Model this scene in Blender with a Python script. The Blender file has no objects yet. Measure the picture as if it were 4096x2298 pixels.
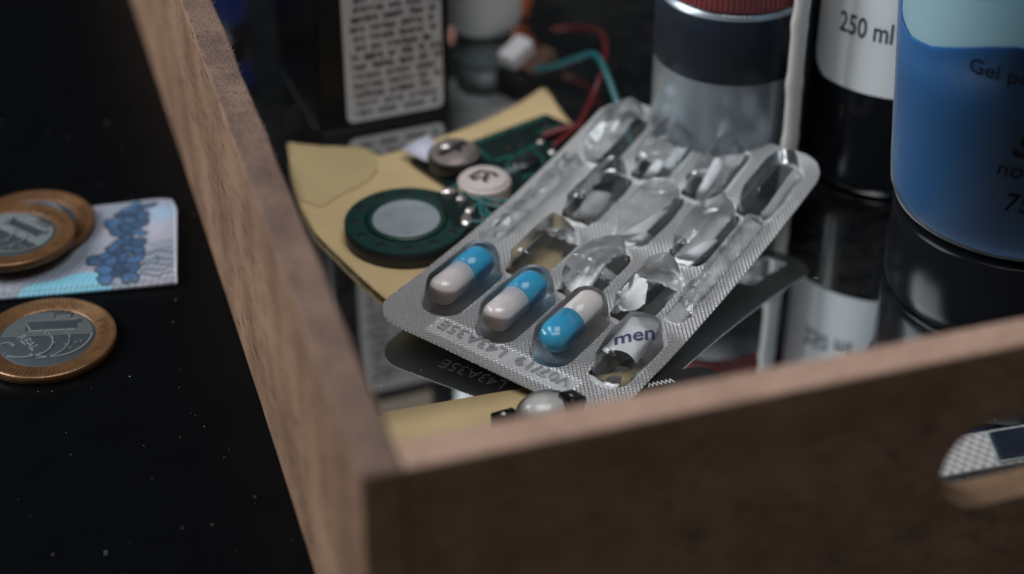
import bpy, bmesh, math, random
import numpy as np
from mathutils import Vector, Matrix, noise
from mathutils.geometry import tessellate_polygon

# ------------------------------------------------------------------ scene, camera, light
# everything below is written in millimetres (S turns it into metres); x runs along the
# tray's front board, y along its left board, z up from the table
S = 0.001
scn = bpy.context.scene
col = scn.collection
R = math.radians

cam = bpy.data.cameras.new('camera')
cam_o = bpy.data.objects.new('camera', cam)
col.objects.link(cam_o)
cam_o.location = (-34.58*S, -175.84*S, 208.8*S)
cam_o.rotation_euler = (R(55.5), 0, R(-17.5))
cam.sensor_width = 36.0
cam.lens = 62.9
cam.clip_start = 0.005
cam.clip_end = 20
cam.dof.use_dof = True
cam.dof.focus_distance = 0.337
cam.dof.aperture_fstop = 7.8
cam.dof.aperture_blades = 0
scn.camera = cam_o

world = bpy.data.worlds.new('World')
scn.world = world
world.use_nodes = True
world.node_tree.nodes['Background'].inputs[0].default_value = (0.75, 0.9, 1.0, 1)
world.node_tree.nodes['Background'].inputs[1].default_value = 0.007

def area(name, loc, target, sx, sy, power, color):
    l = bpy.data.lights.new(name, 'AREA')
    l.shape = 'RECTANGLE'; l.size = sx; l.size_y = sy; l.energy = power; l.color = color
    o = bpy.data.objects.new(name, l); col.objects.link(o)
    o.location = loc
    o.rotation_euler = (Vector(target)-Vector(loc)).to_track_quat('-Z', 'Y').to_euler()
    return o
# a window to the left and behind, and a soft fill lamp added overhead
area('window_light', (-0.72, 0.36, 0.60), (0.05, 0.11, 0), 0.55, 0.60, 14.0, (0.93, 0.98, 1.0))
area('overhead_fill', (0.02, -0.14, 1.15), (0.07, 0.11, 0), 0.7, 0.7, 9.0, (0.97, 0.98, 1.0))

scn.view_settings.view_transform = 'Standard'
scn.view_settings.look = 'None'
scn.view_settings.gamma = 1
scn.view_settings.exposure = 0
scn.render.engine = 'CYCLES'
scn.cycles.max_bounces = 14
scn.cycles.transparent_max_bounces = 24
scn.cycles.glossy_bounces = 6
scn.cycles.use_denoising = True
scn.cycles.sample_clamp_indirect = 4
scn.cycles.caustics_refractive = False

# ------------------------------------------------------------------ helpers
def tag(o, label=None, cat=None, group=None, kind=None):
    if label: o['label'] = label
    if cat: o['category'] = cat
    if group: o['group'] = group
    if kind: o['kind'] = kind
    return o

def empty(name, loc, label, cat, group=None):
    o = bpy.data.objects.new(name, None); col.objects.link(o)
    o.location = Vector(loc)*S
    o.empty_display_size = 0.005
    return tag(o, label, cat, group)

def world_origin(o):
    p = Vector((0, 0, 0))
    while o:
        p += o.location; o = o.parent
    return p

def mk(name, verts, faces, mat, parent=None, smooth=True, loc=None, mats=None, fmat=None):
    """mesh object from world millimetres"""
    org = Vector(loc)*S if loc is not None else (world_origin(parent) if parent else Vector((0, 0, 0)))
    me = bpy.data.meshes.new(name)
    me.from_pydata([(v[0]*S-org.x, v[1]*S-org.y, v[2]*S-org.z) for v in verts], [], faces)
    for m in (mats or [mat]): me.materials.append(m)
    if fmat:
        for p, k in zip(me.polygons, fmat): p.material_index = k
    if smooth:
        me.polygons.foreach_set('use_smooth', [True]*len(me.polygons))
    me.update()
    o = bpy.data.objects.new(name, me); col.objects.link(o)
    if parent is not None:
        o.parent = parent
        o.location = org - world_origin(parent)
    else:
        o.location = org
    return o

def bevel(o, w, seg=2, ang=40):
    m = o.modifiers.new('bevel', 'BEVEL'); m.width = w*S; m.segments = seg
    m.limit_method = 'ANGLE'; m.angle_limit = R(ang)
    return o

def flat_smooth(o, ang=35):
    """sharp edges above an angle"""
    me = o.data
    bm = bmesh.new(); bm.from_mesh(me)
    for e in bm.edges:
        if len(e.link_faces) == 2 and e.calc_face_angle(0) > R(ang): e.smooth = False
    bm.to_mesh(me); bm.free()
    return o

class MB:
    def __init__(self): self.v = []; self.f = []
    def add(self, v, f):
        n = len(self.v); self.v += [tuple(p) for p in v]; self.f += [tuple(i+n for i in q) for q in f]
        return self
    def box(self, c, h, M=None):
        vs = [Vector((sx*h[0], sy*h[1], sz*h[2])) for sx in (-1, 1) for sy in (-1, 1) for sz in (-1, 1)]
        if M is not None: vs = [M @ v for v in vs]
        vs = [v+Vector(c) for v in vs]
        return self.add(vs, [(0, 1, 3, 2), (4, 6, 7, 5), (0, 4, 5, 1), (2, 3, 7, 6), (0, 2, 6, 4), (1, 5, 7, 3)])
    def prism(self, poly, z0, z1, hole=None):
        """poly in xy; z0/z1 numbers or functions of (x, y)"""
        fz0 = z0 if callable(z0) else (lambda x, y: z0)
        fz1 = z1 if callable(z1) else (lambda x, y: z1)
        loops = [poly]+([hole] if hole else [])
        flat = [p for l in loops for p in l]
        n = len(flat)
        vs = [(x, y, fz1(x, y)) for x, y in flat]+[(x, y, fz0(x, y)) for x, y in flat]
        tri = tessellate_polygon([[Vector((x, y, 0)) for x, y in l] for l in loops])
        fs = []
        for t in tri:
            a, b, c = [flat[i] for i in t]
            if (b[0]-a[0])*(c[1]-a[1])-(b[1]-a[1])*(c[0]-a[0]) < 0: t = (t[0], t[2], t[1])
            fs.append(tuple(t)); fs.append((t[2]+n, t[1]+n, t[0]+n))
        k = 0
        for li, l in enumerate(loops):
            area_ = sum(l[i][0]*l[(i+1) % len(l)][1]-l[(i+1) % len(l)][0]*l[i][1] for i in range(len(l)))
            for i in range(len(l)):
                a, b = k+i, k+(i+1) % len(l)
                ccw = area_ > 0
                if li: ccw = not ccw
                fs.append((a, a+n, b+n, b) if ccw else (b, b+n, a+n, a))
            k += len(l)
        return self.add(vs, fs)
    def lathe(self, prof, c=(0, 0, 0), seg=64, sx=1.0, sy=1.0, rot=0.0, cap=True, rib=None):
        n = len(prof); vs = []; fs = []
        for i in range(seg):
            t = 2*math.pi*i/seg
            for k, (r, z) in enumerate(prof):
                rr = r+(rib(t, k) if rib else 0)
                x, y = rr*math.cos(t)*sx, rr*math.sin(t)*sy
                vs.append((c[0]+x*math.cos(rot)-y*math.sin(rot), c[1]+x*math.sin(rot)+y*math.cos(rot), c[2]+z))
        for i in range(seg):
            j = (i+1) % seg
            for k in range(n-1):
                fs.append((i*n+k, j*n+k, j*n+k+1, i*n+k+1))
        if cap:
            if prof[0][0] > 1e-6: fs.append(tuple(i*n for i in reversed(range(seg))))
            if prof[-1][0] > 1e-6: fs.append(tuple(i*n+n-1 for i in range(seg)))
        return self.add(vs, fs)
    def tube(self, pts, r, seg=8, sub=6):
        P = [Vector(p) for p in pts]
        path = []
        for i in range(len(P)-1):
            p0, p1, p2, p3 = P[max(i-1, 0)], P[i], P[i+1], P[min(i+2, len(P)-1)]
            for k in range(sub):
                t = k/sub
                path.append(0.5*((2*p1)+(p2-p0)*t+(2*p0-5*p1+4*p2-p3)*t*t+(3*p1-p0-3*p2+p3)*t**3))
        path.append(P[-1])
        up = Vector((0.13, 0.29, 1)).normalized(); vs = []; fs = []
        for i, p in enumerate(path):
            d = (path[min(i+1, len(path)-1)]-path[max(i-1, 0)]).normalized()
            a = d.cross(up).normalized(); b = a.cross(d)
            for k in range(seg):
                t = 2*math.pi*k/seg
                vs.append(p+(a*math.cos(t)+b*math.sin(t))*r)
        for i in range(len(path)-1):
            for k in range(seg):
                l = (k+1) % seg
                fs.append((i*seg+k, i*seg+l, (i+1)*seg+l, (i+1)*seg+k))
        fs.append(tuple(reversed(range(seg)))); fs.append(tuple((len(path)-1)*seg+k for k in range(seg)))
        return self.add(vs, fs)
    def xf(self, f):
        self.v = [tuple(f(*v)) for v in self.v]; return self
    def build(self, name, mat, parent=None, smooth=True, loc=None):
        return mk(name, self.v, self.f, mat, parent, smooth, loc)

def text_mb(s, size=1.0, extrude=0.1, align='LEFT', bold=0.0, shear=0.0):
    """letters as a mesh in the xy plane (millimetres), z 0..2*extrude"""
    cu = bpy.data.curves.new('letters', 'FONT')
    cu.body = s; cu.size = size; cu.extrude = extrude; cu.align_x = align; cu.offset = bold; cu.shear = shear
    cu.resolution_u = 3
    o = bpy.data.objects.new('letters', cu); col.objects.link(o)
    bpy.context.view_layer.update()
    me = o.evaluated_get(bpy.context.evaluated_depsgraph_get()).to_mesh()
    mb = MB()
    mb.add([(v.co.x, v.co.y, v.co.z+extrude) for v in me.vertices], [tuple(p.vertices) for p in me.polygons])
    o.to_mesh_clear() if False else None
    bpy.data.objects.remove(o); bpy.data.curves.remove(cu)
    return mb

def subdivide_mb(mb, n=1):
    bm = bmesh.new()
    vs = [bm.verts.new(v) for v in mb.v]
    for f in mb.f:
        try: bm.faces.new([vs[i] for i in f])
        except ValueError: pass
    bmesh.ops.triangulate(bm, faces=bm.faces[:])
    for _ in range(n):
        bmesh.ops.subdivide_edges(bm, edges=bm.edges[:], cuts=1)
        bmesh.ops.triangulate(bm, faces=bm.faces[:])
    bm.verts.index_update()
    out = MB(); out.add([tuple(v.co) for v in bm.verts], [tuple(v.index for v in f.verts) for f in bm.faces])
    bm.free(); return out

# ------------------------------------------------------------------ materials
def newmat(name):
    m = bpy.data.materials.new(name); m.use_nodes = True
    nt = m.node_tree
    return m, nt, nt.nodes['Principled BSDF'], nt.nodes['Material Output']

def N(nt, t, **kw):
    n = nt.nodes.new(t)
    for k, v in kw.items():
        if hasattr(n, k): setattr(n, k, v)
        else: n.inputs[k].default_value = v
    return n

def plain(name, colr, rough=0.5, metal=0.0, spec=0.5, var=0.12, vscale=600, bump=0.0, bscale=2500, coat=0.0, sss=0.0, sssr=None):
    m, nt, b, out = newmat(name)
    b.inputs['Roughness'].default_value = rough
    b.inputs['Metallic'].default_value = metal
    b.inputs['Specular IOR Level'].default_value = spec
    b.inputs['Coat Weight'].default_value = coat
    tc = N(nt, 'ShaderNodeTexCoord')
    nz = N(nt, 'ShaderNodeTexNoise', Scale=vscale, Detail=4.0)
    nt.links.new(tc.outputs['Object'], nz.inputs['Vector'])
    mx = N(nt, 'ShaderNodeMix', data_type='RGBA')
    mx.inputs['A'].default_value = tuple(c*(1-var) for c in colr)+(1,)
    mx.inputs['B'].default_value = tuple(min(1, c*(1+var)) for c in colr)+(1,)
    nt.links.new(nz.outputs['Fac'], mx.inputs['Factor'])
    nt.links.new(mx.outputs['Result'], b.inputs['Base Color'])
    if sss:
        b.inputs['Subsurface Weight'].default_value = sss
        b.inputs['Subsurface Radius'].default_value = sssr or (1, 1, 1)
        b.inputs['Subsurface Scale'].default_value = 0.001
    if bump:
        n2 = N(nt, 'ShaderNodeTexNoise', Scale=bscale, Detail=3.0)
        nt.links.new(tc.outputs['Object'], n2.inputs['Vector'])
        bp = N(nt, 'ShaderNodeBump', Strength=bump, Distance=0.0002)
        nt.links.new(n2.outputs['Fac'], bp.inputs['Height'])
        nt.links.new(bp.outputs['Normal'], b.inputs['Normal'])
    return m

def wood(name, dark, light, pores, stretch, fine=900, blotch=60, rough=0.75, bumpk=0.5):
    m, nt, b, out = newmat(name)
    b.inputs['Roughness'].default_value = rough
    b.inputs['Specular IOR Level'].default_value = 0.25
    tc = N(nt, 'ShaderNodeTexCoord')
    mp = N(nt, 'ShaderNodeMapping'); mp.inputs['Scale'].default_value = stretch
    nt.links.new(tc.outputs['Object'], mp.inputs['Vector'])
    n1 = N(nt, 'ShaderNodeTexNoise', Scale=fine, Detail=5.0, Roughness=0.65)
    n2 = N(nt, 'ShaderNodeTexNoise', Scale=blotch, Detail=3.0)
    n3 = N(nt, 'ShaderNodeTexNoise', Scale=fine*0.55, Detail=2.0)
    nt.links.new(mp.outputs['Vector'], n1.inputs['Vector'])
    nt.links.new(mp.outputs['Vector'], n3.inputs['Vector'])
    nt.links.new(tc.outputs['Object'], n2.inputs['Vector'])
    add = N(nt, 'ShaderNodeMath', operation='ADD')
    mul = N(nt, 'ShaderNodeMath', operation='MULTIPLY'); mul.inputs[1].default_value = 0.9
    nt.links.new(n2.outputs['Fac'], mul.inputs[0])
    nt.links.new(n1.outputs['Fac'], add.inputs[0]); nt.links.new(mul.outputs[0], add.inputs[1])
    mr = N(nt, 'ShaderNodeMapRange'); mr.inputs[1].default_value = 0.68; mr.inputs[2].default_value = 1.2
    nt.links.new(add.outputs[0], mr.inputs[0])
    mx = N(nt, 'ShaderNodeMix', data_type='RGBA')
    mx.inputs['A'].default_value = dark+(1,); mx.inputs['B'].default_value = light+(1,)
    nt.links.new(mr.outputs[0], mx.inputs['Factor'])
    ramp = N(nt, 'ShaderNodeMapRange'); ramp.inputs[1].default_value = 0.60; ramp.inputs[2].default_value = 0.68
    nt.links.new(n3.outputs['Fac'], ramp.inputs[0])
    pm = N(nt, 'ShaderNodeMath', operation='MULTIPLY'); pm.inputs[1].default_value = pores
    nt.links.new(ramp.outputs[0], pm.inputs[0])
    mx2 = N(nt, 'ShaderNodeMix', data_type='RGBA')
    mx2.inputs['B'].default_value = tuple(c*0.25 for c in dark)+(1,)
    nt.links.new(pm.outputs[0], mx2.inputs['Factor'])
    nt.links.new(mx.outputs['Result'], mx2.inputs['A'])
    nt.links.new(mx2.outputs['Result'], b.inputs['Base Color'])
    bp = N(nt, 'ShaderNodeBump', Strength=bumpk, Distance=0.0004)
    nt.links.new(n1.outputs['Fac'], bp.inputs['Height'])
    nt.links.new(bp.outputs['Normal'], b.inputs['Normal'])
    return m

def clear(name, tint=(0.93, 0.95, 0.95), ior=1.5, rough=0.06, wr=0.0, wscale=700, haze=0.0, rimk=0.55):
    """thin clear film: straight-through light, Fresnel gloss, a little milky scatter"""
    m, nt, b, out = newmat(name)
    nt.nodes.remove(b)
    tr = N(nt, 'ShaderNodeBsdfTransparent', Color=tint+(1,))
    gl = N(nt, 'ShaderNodeBsdfGlossy', Roughness=rough)
    gl.inputs['Color'].default_value = (1, 1, 1, 1)
    df = N(nt, 'ShaderNodeBsdfDiffuse'); df.inputs['Color'].default_value = (0.6, 0.6, 0.6, 1)
    tl = N(nt, 'ShaderNodeBsdfTranslucent'); tl.inputs['Color'].default_value = (0.6, 0.6, 0.6, 1)
    fr = N(nt, 'ShaderNodeFresnel', IOR=ior)
    # a slanting look crosses more plastic: the film greys towards its outline
    lw = N(nt, 'ShaderNodeLayerWeight', Blend=0.35)
    tm_ = N(nt, 'ShaderNodeMix', data_type='RGBA')
    tm_.inputs['A'].default_value = tint+(1,); tm_.inputs['B'].default_value = tuple(c*rimk for c in tint)+(1,)
    nt.links.new(lw.outputs['Facing'], tm_.inputs['Factor']); nt.links.new(tm_.outputs['Result'], tr.inputs['Color'])
    m1 = N(nt, 'ShaderNodeMixShader'); m2 = N(nt, 'ShaderNodeMixShader'); m3 = N(nt, 'ShaderNodeMixShader')
    m3.inputs[0].default_value = 0.5
    nt.links.new(df.outputs[0], m3.inputs[1]); nt.links.new(tl.outputs[0], m3.inputs[2])
    m2.inputs[0].default_value = haze
    nt.links.new(tr.outputs[0], m2.inputs[1]); nt.links.new(m3.outputs[0], m2.inputs[2])
    nt.links.new(m2.outputs[0], m1.inputs[1]); nt.links.new(gl.outputs[0], m1.inputs[2])
    nt.links.new(fr.outputs[0], m1.inputs[0])
    if wr:
        tc = N(nt, 'ShaderNodeTexCoord')
        nz = N(nt, 'ShaderNodeTexNoise', Scale=wscale, Detail=2.0, Distortion=1.2)
        nt.links.new(tc.outputs['Object'], nz.inputs['Vector'])
        bp = N(nt, 'ShaderNodeBump', Strength=wr, Distance=0.0006)
        nt.links.new(nz.outputs['Fac'], bp.inputs['Height'])
        for x in (gl, fr, df): nt.links.new(bp.outputs['Normal'], x.inputs['Normal'])
    nt.links.new(m1.outputs[0], out.inputs['Surface'])
    return m

M = {}
M['mdf_side'] = wood('mdf_side', (0.075, 0.041, 0.024), (0.255, 0.150, 0.096), 1.0, (2.6, 0.26, 2.6), fine=900, blotch=45)
M['mdf_face'] = wood('mdf_face', (0.165, 0.100, 0.063), (0.31, 0.192, 0.128), 0.5, (0.6, 1.0, 1.3), fine=520, blotch=90)
M['mdf_edge_rough'] = wood('mdf_edge_rough', (0.070, 0.043, 0.033), (0.165, 0.104, 0.080), 0.5, (1.2, 1.2, 1.2), fine=1500, blotch=120, bumpk=1.0)
M['mdf_edge_smooth'] = wood('mdf_edge_smooth', (0.20, 0.125, 0.092), (0.32, 0.208, 0.158), 0.3, (1, 1, 1), fine=900, blotch=70)
M['mdf_slot'] = wood('mdf_slot', (0.15, 0.088, 0.052), (0.24, 0.15, 0.095), 0.2, (1, 1, 1), fine=700, blotch=90)
M['black_table'] = plain('black_table', (0.0018, 0.0020, 0.0025), rough=0.28, spec=0.07, var=0.35, vscale=90)
M['dust'] = plain('dust', (0.35, 0.37, 0.36), rough=0.9)
M['coin_gold'] = plain('coin_gold', (0.165, 0.086, 0.040), rough=0.30, metal=0.6, var=0.5, vscale=350, bump=0.25, bscale=1800)
M['coin_gold_worn'] = plain('coin_gold_worn', (0.13, 0.062, 0.028), rough=0.36, metal=0.6, var=0.3, vscale=350, bump=0.3, bscale=1800)
M['coin_silver'] = plain('coin_silver', (0.052, 0.066, 0.076), rough=0.4, metal=0.5, var=0.2, vscale=500, bump=0.2)
M['coin_relief'] = plain('coin_relief', (0.27, 0.30, 0.31), rough=0.35, metal=0.6, var=0.15)
M['coin_dirt'] = plain('coin_dirt', (0.02, 0.02, 0.02), rough=0.8)
M['white_plastic'] = plain('white_plastic', (0.52, 0.53, 0.53), rough=0.45, var=0.06)
M['capsule_white'] = plain('capsule_white', (0.74, 0.655, 0.64), rough=0.28, var=0.04, coat=0.3, sss=0.25, sssr=(0.8, 0.6, 0.5))
M['capsule_blue'] = plain('capsule_blue', (0.035, 0.36, 0.60), rough=0.25, var=0.06, coat=0.3)
M['yellow_paper'] = plain('yellow_paper', (0.57, 0.425, 0.225), rough=0.55, var=0.22, vscale=70, bump=0.45, bscale=160)
M['yellow_paper_tab'] = plain('yellow_paper_tab', (0.48, 0.37, 0.19), rough=0.7, var=0.2, vscale=80, bump=0.3, bscale=200)
M['black_plastic'] = plain('black_plastic', (0.012, 0.013, 0.014), rough=0.3, var=0.2)
M['black_gloss'] = plain('black_gloss', (0.005, 0.0055, 0.007), rough=0.2, spec=0.22, var=0.2)
M['cap_black'] = plain('cap_black', (0.004, 0.0045, 0.006), rough=0.22, spec=0.07, var=0.3, vscale=150)
M['box_black'] = plain('box_black', (0.004, 0.0045, 0.005), rough=0.35, spec=0.2, var=0.3)
M['label_grey'] = plain('label_grey', (0.47, 0.45, 0.44), rough=0.6, var=0.08, vscale=90)
M['label_white'] = plain('label_white', (0.72, 0.75, 0.77), rough=0.5, var=0.05, vscale=90)
M['ink'] = plain('ink', (0.010, 0.011, 0.011), rough=0.7)
M['ink_matte'] = plain('ink_matte', (0.003, 0.003, 0.004), rough=0.9, spec=0.02)
M['ink_grey'] = plain('ink_grey', (0.05, 0.075, 0.085), rough=0.7)
M['ink_purple'] = plain('ink_purple', (0.05, 0.03, 0.12), rough=0.6)
M['tan_print'] = plain('tan_print', (0.50, 0.40, 0.30), rough=0.6)
M['speaker_green'] = plain('speaker_green', (0.005, 0.034, 0.028), rough=0.42, var=0.15, bump=0.15)
M['speaker_black'] = plain('speaker_black', (0.006, 0.009, 0.009), rough=0.5)
M['cone_grey'] = plain('cone_grey', (0.26, 0.30, 0.325), rough=0.5, var=0.3, vscale=230, bump=0.3, bscale=300)
M['pcb'] = plain('pcb', (0.004, 0.013, 0.012), rough=0.4, spec=0.3, var=0.5, vscale=260)
M['trace'] = plain('trace', (0.010, 0.085, 0.070), rough=0.35, var=0.2)
M['solder'] = plain('solder', (0.78, 0.70, 0.66), rough=0.25, metal=0.9, var=0.15, bump=0.6, bscale=900)
M['steel'] = plain('steel', (0.55, 0.48, 0.45), rough=0.3, metal=0.85, var=0.12)
M['steel_bright'] = plain('steel_bright', (0.66, 0.57, 0.54), rough=0.42, metal=0.35, var=0.06)
M['wire_red'] = plain('wire_red', (0.11, 0.007, 0.009), rough=0.4)
M['wire_teal'] = plain('wire_teal', (0.010, 0.115, 0.13), rough=0.4)
M['wire_green'] = plain('wire_green', (0.012, 0.11, 0.115), rough=0.4)
M['lavender_paper'] = plain('lavender_paper', (0.55, 0.55, 0.66), rough=0.7)
M['brown_part'] = plain('brown_part', (0.075, 0.035, 0.02), rough=0.6)
M['orange_part'] = plain('orange_part', (0.26, 0.05, 0.008), rough=0.5, var=0.25, vscale=200)
M['blue_part'] = plain('blue_part', (0.01, 0.025, 0.16), rough=0.4)
M['grey_part'] = plain('grey_part', (0.12, 0.15, 0.15), rough=0.5)
M['red_cap'] = plain('red_cap', (0.27, 0.045, 0.047), rough=0.45, var=0.1)
M['navy_label'] = plain('navy_label', (0.008, 0.011, 0.019), rough=0.4, spec=0.3, var=0.5, vscale=180)
M['pill_body'] = plain('pill_body', (0.26, 0.30, 0.335), rough=0.33, metal=0.65, spec=0.5, var=0.25, vscale=110, coat=0.5)
M['gel'] = plain('gel', (0.012, 0.064, 0.160), rough=0.45, spec=0.1, var=0.05, sss=1.0, sssr=(1.5, 3.5, 6.5))
def milky(name, c1, c2, k):
    """thin translucent plastic wall"""
    m, nt, b, out = newmat(name)
    nt.nodes.remove(b)
    df = N(nt, 'ShaderNodeBsdfDiffuse'); tl = N(nt, 'ShaderNodeBsdfTranslucent'); mx = N(nt, 'ShaderNodeMixShader')
    tc = N(nt, 'ShaderNodeTexCoord'); nz = N(nt, 'ShaderNodeTexNoise', Scale=60.0, Detail=3.0)
    nt.links.new(tc.outputs['Object'], nz.inputs['Vector'])
    mc = N(nt, 'ShaderNodeMix', data_type='RGBA')
    mc.inputs['A'].default_value = c1+(1,); mc.inputs['B'].default_value = c2+(1,)
    nt.links.new(nz.outputs['Fac'], mc.inputs['Factor'])
    for x in (df, tl): nt.links.new(mc.outputs['Result'], x.inputs['Color'])
    mx.inputs[0].default_value = k
    nt.links.new(df.outputs[0], mx.inputs[1]); nt.links.new(tl.outputs[0], mx.inputs[2])
    nt.links.new(mx.outputs[0], out.inputs['Surface'])
    return m
M['tube_pale'] = milky('tube_pale', (0.50, 0.70, 0.76), (0.56, 0.74, 0.78), 0.6)
M['ivory_plastic'] = plain('ivory_plastic', (0.60, 0.575, 0.54), rough=0.4, var=0.06)
M['clear'] = clear('clear', rough=0.16, ior=1.45, haze=0.03, rimk=0.8)
M['clear_crushed'] = clear('clear_crushed', tint=(0.88, 0.90, 0.905), rough=0.22, wr=0.0, haze=0.05, ior=1.56, rimk=0.55)
M['clear_rib'] = clear('clear_rib', tint=(0.84, 0.86, 0.86), rough=0.22, wr=0.0, haze=0.03, ior=1.6)
M['clear_bottle'] = clear('clear_bottle', tint=(0.93, 0.96, 0.97), rough=0.4, ior=1.18, rimk=0.95)
M['flap'] = plain('flap', (0.46, 0.46, 0.475), rough=0.4, metal=0.35, var=0.1, bump=0.4, bscale=700)
M['paper_white'] = plain('paper_white', (0.62, 0.61, 0.63), rough=0.5, var=0.04)

def mirror_mat():
    m, nt, b, out = newmat('mirror')
    b.inputs['Base Color'].default_value = (0.80, 0.83, 0.84, 1)
    b.inputs['Metallic'].default_value = 1.0
    tc = N(nt, 'ShaderNodeTexCoord')
    nz = N(nt, 'ShaderNodeTexNoise', Scale=45, Detail=5.0)
    nt.links.new(tc.outputs['Object'], nz.inputs['Vector'])
    mr = N(nt, 'ShaderNodeMapRange'); mr.inputs[1].default_value = 0.35; mr.inputs[2].default_value = 0.75
    mr.inputs[3].default_value = 0.008; mr.inputs[4].default_value = 0.05
    nt.links.new(nz.outputs['Fac'], mr.inputs[0]); nt.links.new(mr.outputs[0], b.inputs['Roughness'])
    # thin film of dust on the glass
    df = N(nt, 'ShaderNodeBsdfDiffuse'); df.inputs['Color'].default_value = (0.30, 0.29, 0.28, 1)
    mx = N(nt, 'ShaderNodeMixShader')
    n4 = N(nt, 'ShaderNodeTexNoise', Scale=110, Detail=6.0, Roughness=0.7)
    nt.links.new(tc.outputs['Object'], n4.inputs['Vector'])
    m4 = N(nt, 'ShaderNodeMapRange'); m4.inputs[1].default_value = 0.42; m4.inputs[2].default_value = 0.75
    m4.inputs[3].default_value = 0.004; m4.inputs[4].default_value = 0.05
    nt.links.new(n4.outputs['Fac'], m4.inputs[0]); nt.links.new(m4.outputs[0], mx.inputs[0])
    nt.links.new(b.outputs[0], mx.inputs[1]); nt.links.new(df.outputs[0], mx.inputs[2])
    nt.links.new(mx.outputs[0], out.inputs['Surface'])
    return m
M['mirror'] = mirror_mat()

def foil_mat(name, pitch, base=(0.60, 0.585, 0.585), rough=0.42, metal=0.75, k=1.0):
    """knurled aluminium foil; UV in millimetres, attribute 'knurl' says where it is embossed"""
    m, nt, b, out = newmat(name)
    b.inputs['Metallic'].default_value = metal
    b.inputs['Roughness'].default_value = rough
    b.inputs['Coat Weight'].default_value = 0.35
    b.inputs['Coat Roughness'].default_value = 0.15
    uv = N(nt, 'ShaderNodeUVMap', uv_map='mm')
    sp = N(nt, 'ShaderNodeSeparateXYZ')
    nt.links.new(uv.outputs[0], sp.inputs[0])
    def wave(sgn):
        a = N(nt, 'ShaderNodeMath', operation='MULTIPLY'); a.inputs[1].default_value = 2*math.pi/pitch
        b_ = N(nt, 'ShaderNodeMath', operation='MULTIPLY'); b_.inputs[1].default_value = sgn*2*math.pi/pitch
        nt.links.new(sp.outputs[0], a.inputs[0]); nt.links.new(sp.outputs[1], b_.inputs[0])
        s = N(nt, 'ShaderNodeMath', operation='ADD')
        nt.links.new(a.outputs[0], s.inputs[0]); nt.links.new(b_.outputs[0], s.inputs[1])
        si = N(nt, 'ShaderNodeMath', operation='SINE'); nt.links.new(s.outputs[0], si.inputs[0])
        return si
    w1, w2 = wave(0.82), wave(-0.82)
    ad = N(nt, 'ShaderNodeMath', operation='ADD')
    nt.links.new(w1.outputs[0], ad.inputs[0]); nt.links.new(w2.outputs[0], ad.inputs[1])
    at = N(nt, 'ShaderNodeAttribute', attribute_name='knurl')
    ml = N(nt, 'ShaderNodeMath', operation='MULTIPLY')
    nt.links.new(ad.outputs[0], ml.inputs[0]); nt.links.new(at.outputs['Fac'], ml.inputs[1])
    tc = N(nt, 'ShaderNodeTexCoord')
    nz = N(nt, 'ShaderNodeTexNoise', Scale=260, Detail=4.0, Distortion=0.8)
    nt.links.new(tc.outputs['Object'], nz.inputs['Vector'])
    nm = N(nt, 'ShaderNodeMath', operation='MULTIPLY'); nm.inputs[1].default_value = 2.6
    nt.links.new(nz.outputs['Fac'], nm.inputs[0])
    sm = N(nt, 'ShaderNodeMath', operation='ADD')
    nt.links.new(ml.outputs[0], sm.inputs[0]); nt.links.new(nm.outputs[0], sm.inputs[1])
    bp = N(nt, 'ShaderNodeBump', Strength=1.0, Distance=0.000075*k)
    nt.links.new(sm.outputs[0], bp.inputs['Height'])
    nt.links.new(bp.outputs['Normal'], b.inputs['Normal'])
    n2 = N(nt, 'ShaderNodeTexNoise', Scale=70, Detail=3.0)
    nt.links.new(tc.outputs['Object'], n2.inputs['Vector'])
    mx = N(nt, 'ShaderNodeMix', data_type='RGBA')
    mx.inputs['A'].default_value = tuple(c*0.86 for c in base)+(1,); mx.inputs['B'].default_value = tuple(min(1, c*1.1) for c in base)+(1,)
    nt.links.new(n2.outputs['Fac'], mx.inputs['Factor'])
    nt.links.new(mx.outputs['Result'], b.inputs['Base Color'])
    return m
M['foil'] = foil_mat('foil', 0.96, base=(0.70, 0.69, 0.695), rough=0.32, metal=0.45, k=2.4)
M['foil_coarse'] = foil_mat('foil_coarse', 2.0, base=(0.30, 0.29, 0.29), rough=0.6, metal=0.2, k=0.8)
M['foil_text'] = plain('foil_text', (0.46, 0.46, 0.47), rough=0.3, metal=0.6, var=0.05)
M['foil_back'] = plain('foil_back', (0.16, 0.165, 0.16), rough=0.4, metal=0.4, var=0.2)

def colour_attr_mat(name, rough):
    m, nt, b, out = newmat(name)
    at = N(nt, 'ShaderNodeAttribute', attribute_name='print')
    tc = N(nt, 'ShaderNodeTexCoord')
    nz = N(nt, 'ShaderNodeTexNoise', Scale=900, Detail=3.0)
    nt.links.new(tc.outputs['Object'], nz.inputs['Vector'])
    mr = N(nt, 'ShaderNodeMapRange'); mr.inputs[3].default_value = 0.8; mr.inputs[4].default_value = 1.15
    nt.links.new(nz.outputs['Fac'], mr.inputs[0])
    vm = N(nt, 'ShaderNodeVectorMath', operation='SCALE')
    nt.links.new(at.outputs['Color'], vm.inputs[0]); nt.links.new(mr.outputs[0], vm.inputs['Scale'])
    nt.links.new(vm.outputs[0], b.inputs['Base Color'])
    b.inputs['Roughness'].default_value = rough
    return m
M['note_print'] = colour_attr_mat('note_print', 0.6)

# ------------------------------------------------------------------ the table
t = MB().add([(-700, -500, 0), (1100, -500, 0), (1100, 1100, 0), (-700, 1100, 0)], [(0, 1, 2, 3)]).build('table', M['black_table'])
tag(t, 'glossy black table top', None, kind='structure')
del t['label']

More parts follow.
